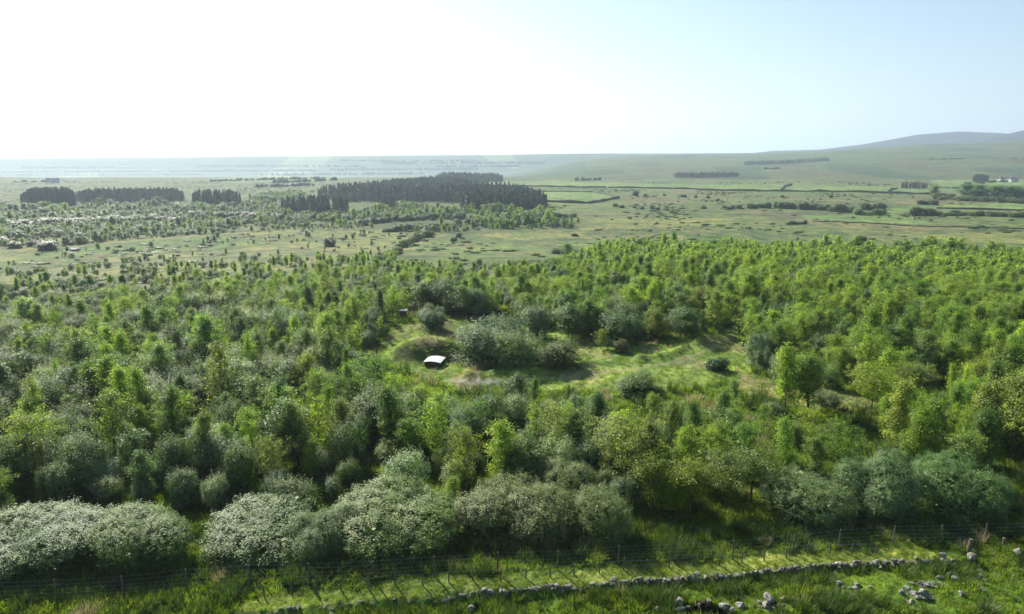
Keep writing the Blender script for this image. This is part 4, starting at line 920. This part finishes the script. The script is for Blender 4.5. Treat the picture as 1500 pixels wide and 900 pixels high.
def field_wall(pts, h, label):
    G = [ground_at(*p)[:2] for p in pts]; V, Q = [], []; G2 = []
    for (a, b) in zip(G[:-1], G[1:]):
        n = max(2, int(math.dist(a, b) / 12)); G2 += [(a[0] + (b[0] - a[0]) * i / n, a[1] + (b[1] - a[1]) * i / n) for i in range(n)]
    G2.append(G[-1]); r = np.random.default_rng(3)
    for i, p in enumerate(G2):
        a = G2[max(i - 1, 0)]; b = G2[min(i + 1, len(G2) - 1)]; d = np.array([b[0] - a[0], b[1] - a[1]]); d /= np.linalg.norm(d); nrm = np.array([-d[1], d[0]]); z = float(terrain(*p)); hh = h * r.uniform(.6, 1.25)
        for s, zz in ((-.7, -.5), (-.45, hh), (.45, hh), (.7, -.5)): V.append((p[0] + nrm[0] * s, p[1] + nrm[1] * s, z + zz))
    for i in range(len(G2) - 1):
        for j in range(3): Q.append((i * 4 + j, i * 4 + j + 1, i * 4 + j + 5, i * 4 + j + 4))
    tag(link('field_wall', mesh_np('field_wall', V, Q, M_fieldwall)), label, 'field wall')
field_wall([(727, 273.5), (783, 273.6), (887, 275)], 2.2, 'dark field wall running right from the big spruce wood')
field_wall([(890, 275.4), (1000, 277.3), (1200, 281), (1340, 284.5), (1400, 287)], 2.2, 'long dark field wall crossing the distant right fields')
field_wall([(750, 280), (867, 282), (905, 290)], 1.2, 'thin field wall curving above the bright triangular field')
field_wall([(802, 296), (853, 298.5), (863, 298.5), (907, 290.5)], 2.4, 'dark field wall edging the front of the bright triangular field')
field_wall([(1143, 279.5), (1149, 274), (1160, 271.5)], 2.4, 'short dark wall hooking up from the long wall, left one')
field_wall([(1300, 283), (1305, 278), (1314, 277)], 2.4, 'short dark wall hooking up from the long wall, right one')
field_wall([(1372, 305.5), (1500, 309), (1560, 310)], 1.4, 'dark field edge inside the bright green pasture at right')
field_wall([(1190, 324.5), (1260, 327), (1340, 332), (1500, 336)], .6, 'thin broken field boundary below the grazing cattle')

def cow_mesh():
    import bmesh
    me = bpy.data.meshes.new('cow_skeleton')
    P = [((0, 0, 1.1), .34), ((.55, 0, 1.12), .33), ((.85, 0, 1.15), .26), ((1.15, 0, 1.0), .17), ((1.35, 0, .8), .15), ((1.55, 0, .62), .09), ((-.55, 0, 1.12), .33), ((-.8, 0, 1.15), .2),
         ((.62, .2, .75), .12), ((.62, .2, .4), .07), ((.64, .2, .04), .06), ((.62, -.2, .75), .12), ((.62, -.2, .4), .07), ((.64, -.2, .04), .06),
         ((-.7, .2, .8), .15), ((-.78, .2, .45), .07), ((-.7, .2, .04), .06), ((-.7, -.2, .8), .15), ((-.78, -.2, .45), .07), ((-.7, -.2, .04), .06), ((-.95, 0, .9), .03), ((-.98, 0, .5), .04), ((1.28, .2, .9), .05), ((1.28, -.2, .9), .05)]
    E = [(0, 1), (1, 2), (2, 3), (3, 4), (4, 5), (0, 6), (6, 7), (1, 8), (8, 9), (9, 10), (1, 11), (11, 12), (12, 13), (6, 14), (14, 15), (15, 16), (6, 17), (17, 18), (18, 19), (7, 20), (20, 21), (4, 22), (4, 23)]
    me.from_pydata([p for p, _ in P], E, []); o = bpy.data.objects.new('cow_tmp', me); C.objects.link(o); md = o.modifiers.new('s', 'SKIN')
    for i, (_, r_) in enumerate(P): me.skin_vertices[0].data[i].radius = (r_, r_)
    me.skin_vertices[0].data[0].use_root = True; o.modifiers.new('d', 'SUBSURF').levels = 1
    dg = bpy.context.evaluated_depsgraph_get(); out = bpy.data.meshes.new_from_object(o.evaluated_get(dg)); bpy.data.objects.remove(o); return out
cm = cow_mesh(); M_cow = [simple_mat('black_hide', (.02, .018, .016)), simple_mat('brown_hide', (.13, .06, .03))]
cm2 = cm.copy()
for me, mt in ((cm, M_cow[0]), (cm2, M_cow[1])): me.materials.clear(); me.materials.append(mt); me.polygons.foreach_set('use_smooth', np.full(len(me.polygons), True))
for px, py, k, lab in ((1250, 321, 0, 'black cow at the left of the grazing herd'), (1287, 321, 0, 'black cow by the upper edge of the herd pasture'), (1290, 318, 0, 'black cow behind another at the herd pasture edge'), (1302, 318.5, 0, 'black cow head-on in the middle of the herd'),
        (1324, 318.5, 0, 'black cow near the pale track of the herd pasture'), (1328, 319.3, 0, 'black cow just below the one near the pale track'), (1317, 323, 1, 'brown cow left of the brown pair'), (1340, 322.5, 1, 'left cow of the brown pair'), (1346, 322, 1, 'right cow of the brown pair'), (1364, 325, 0, 'black cow farthest right, apart from the herd')):
    x, y, z = ground_at(px, py); tag(link('cow', cm2 if k else cm, (x, y, z), random.uniform(-.6, .6) + (math.pi if random.random() < .5 else 0)), lab, 'cow', 'grazing herd')
print('objects', len(S.objects), 'trees', len(TREES))
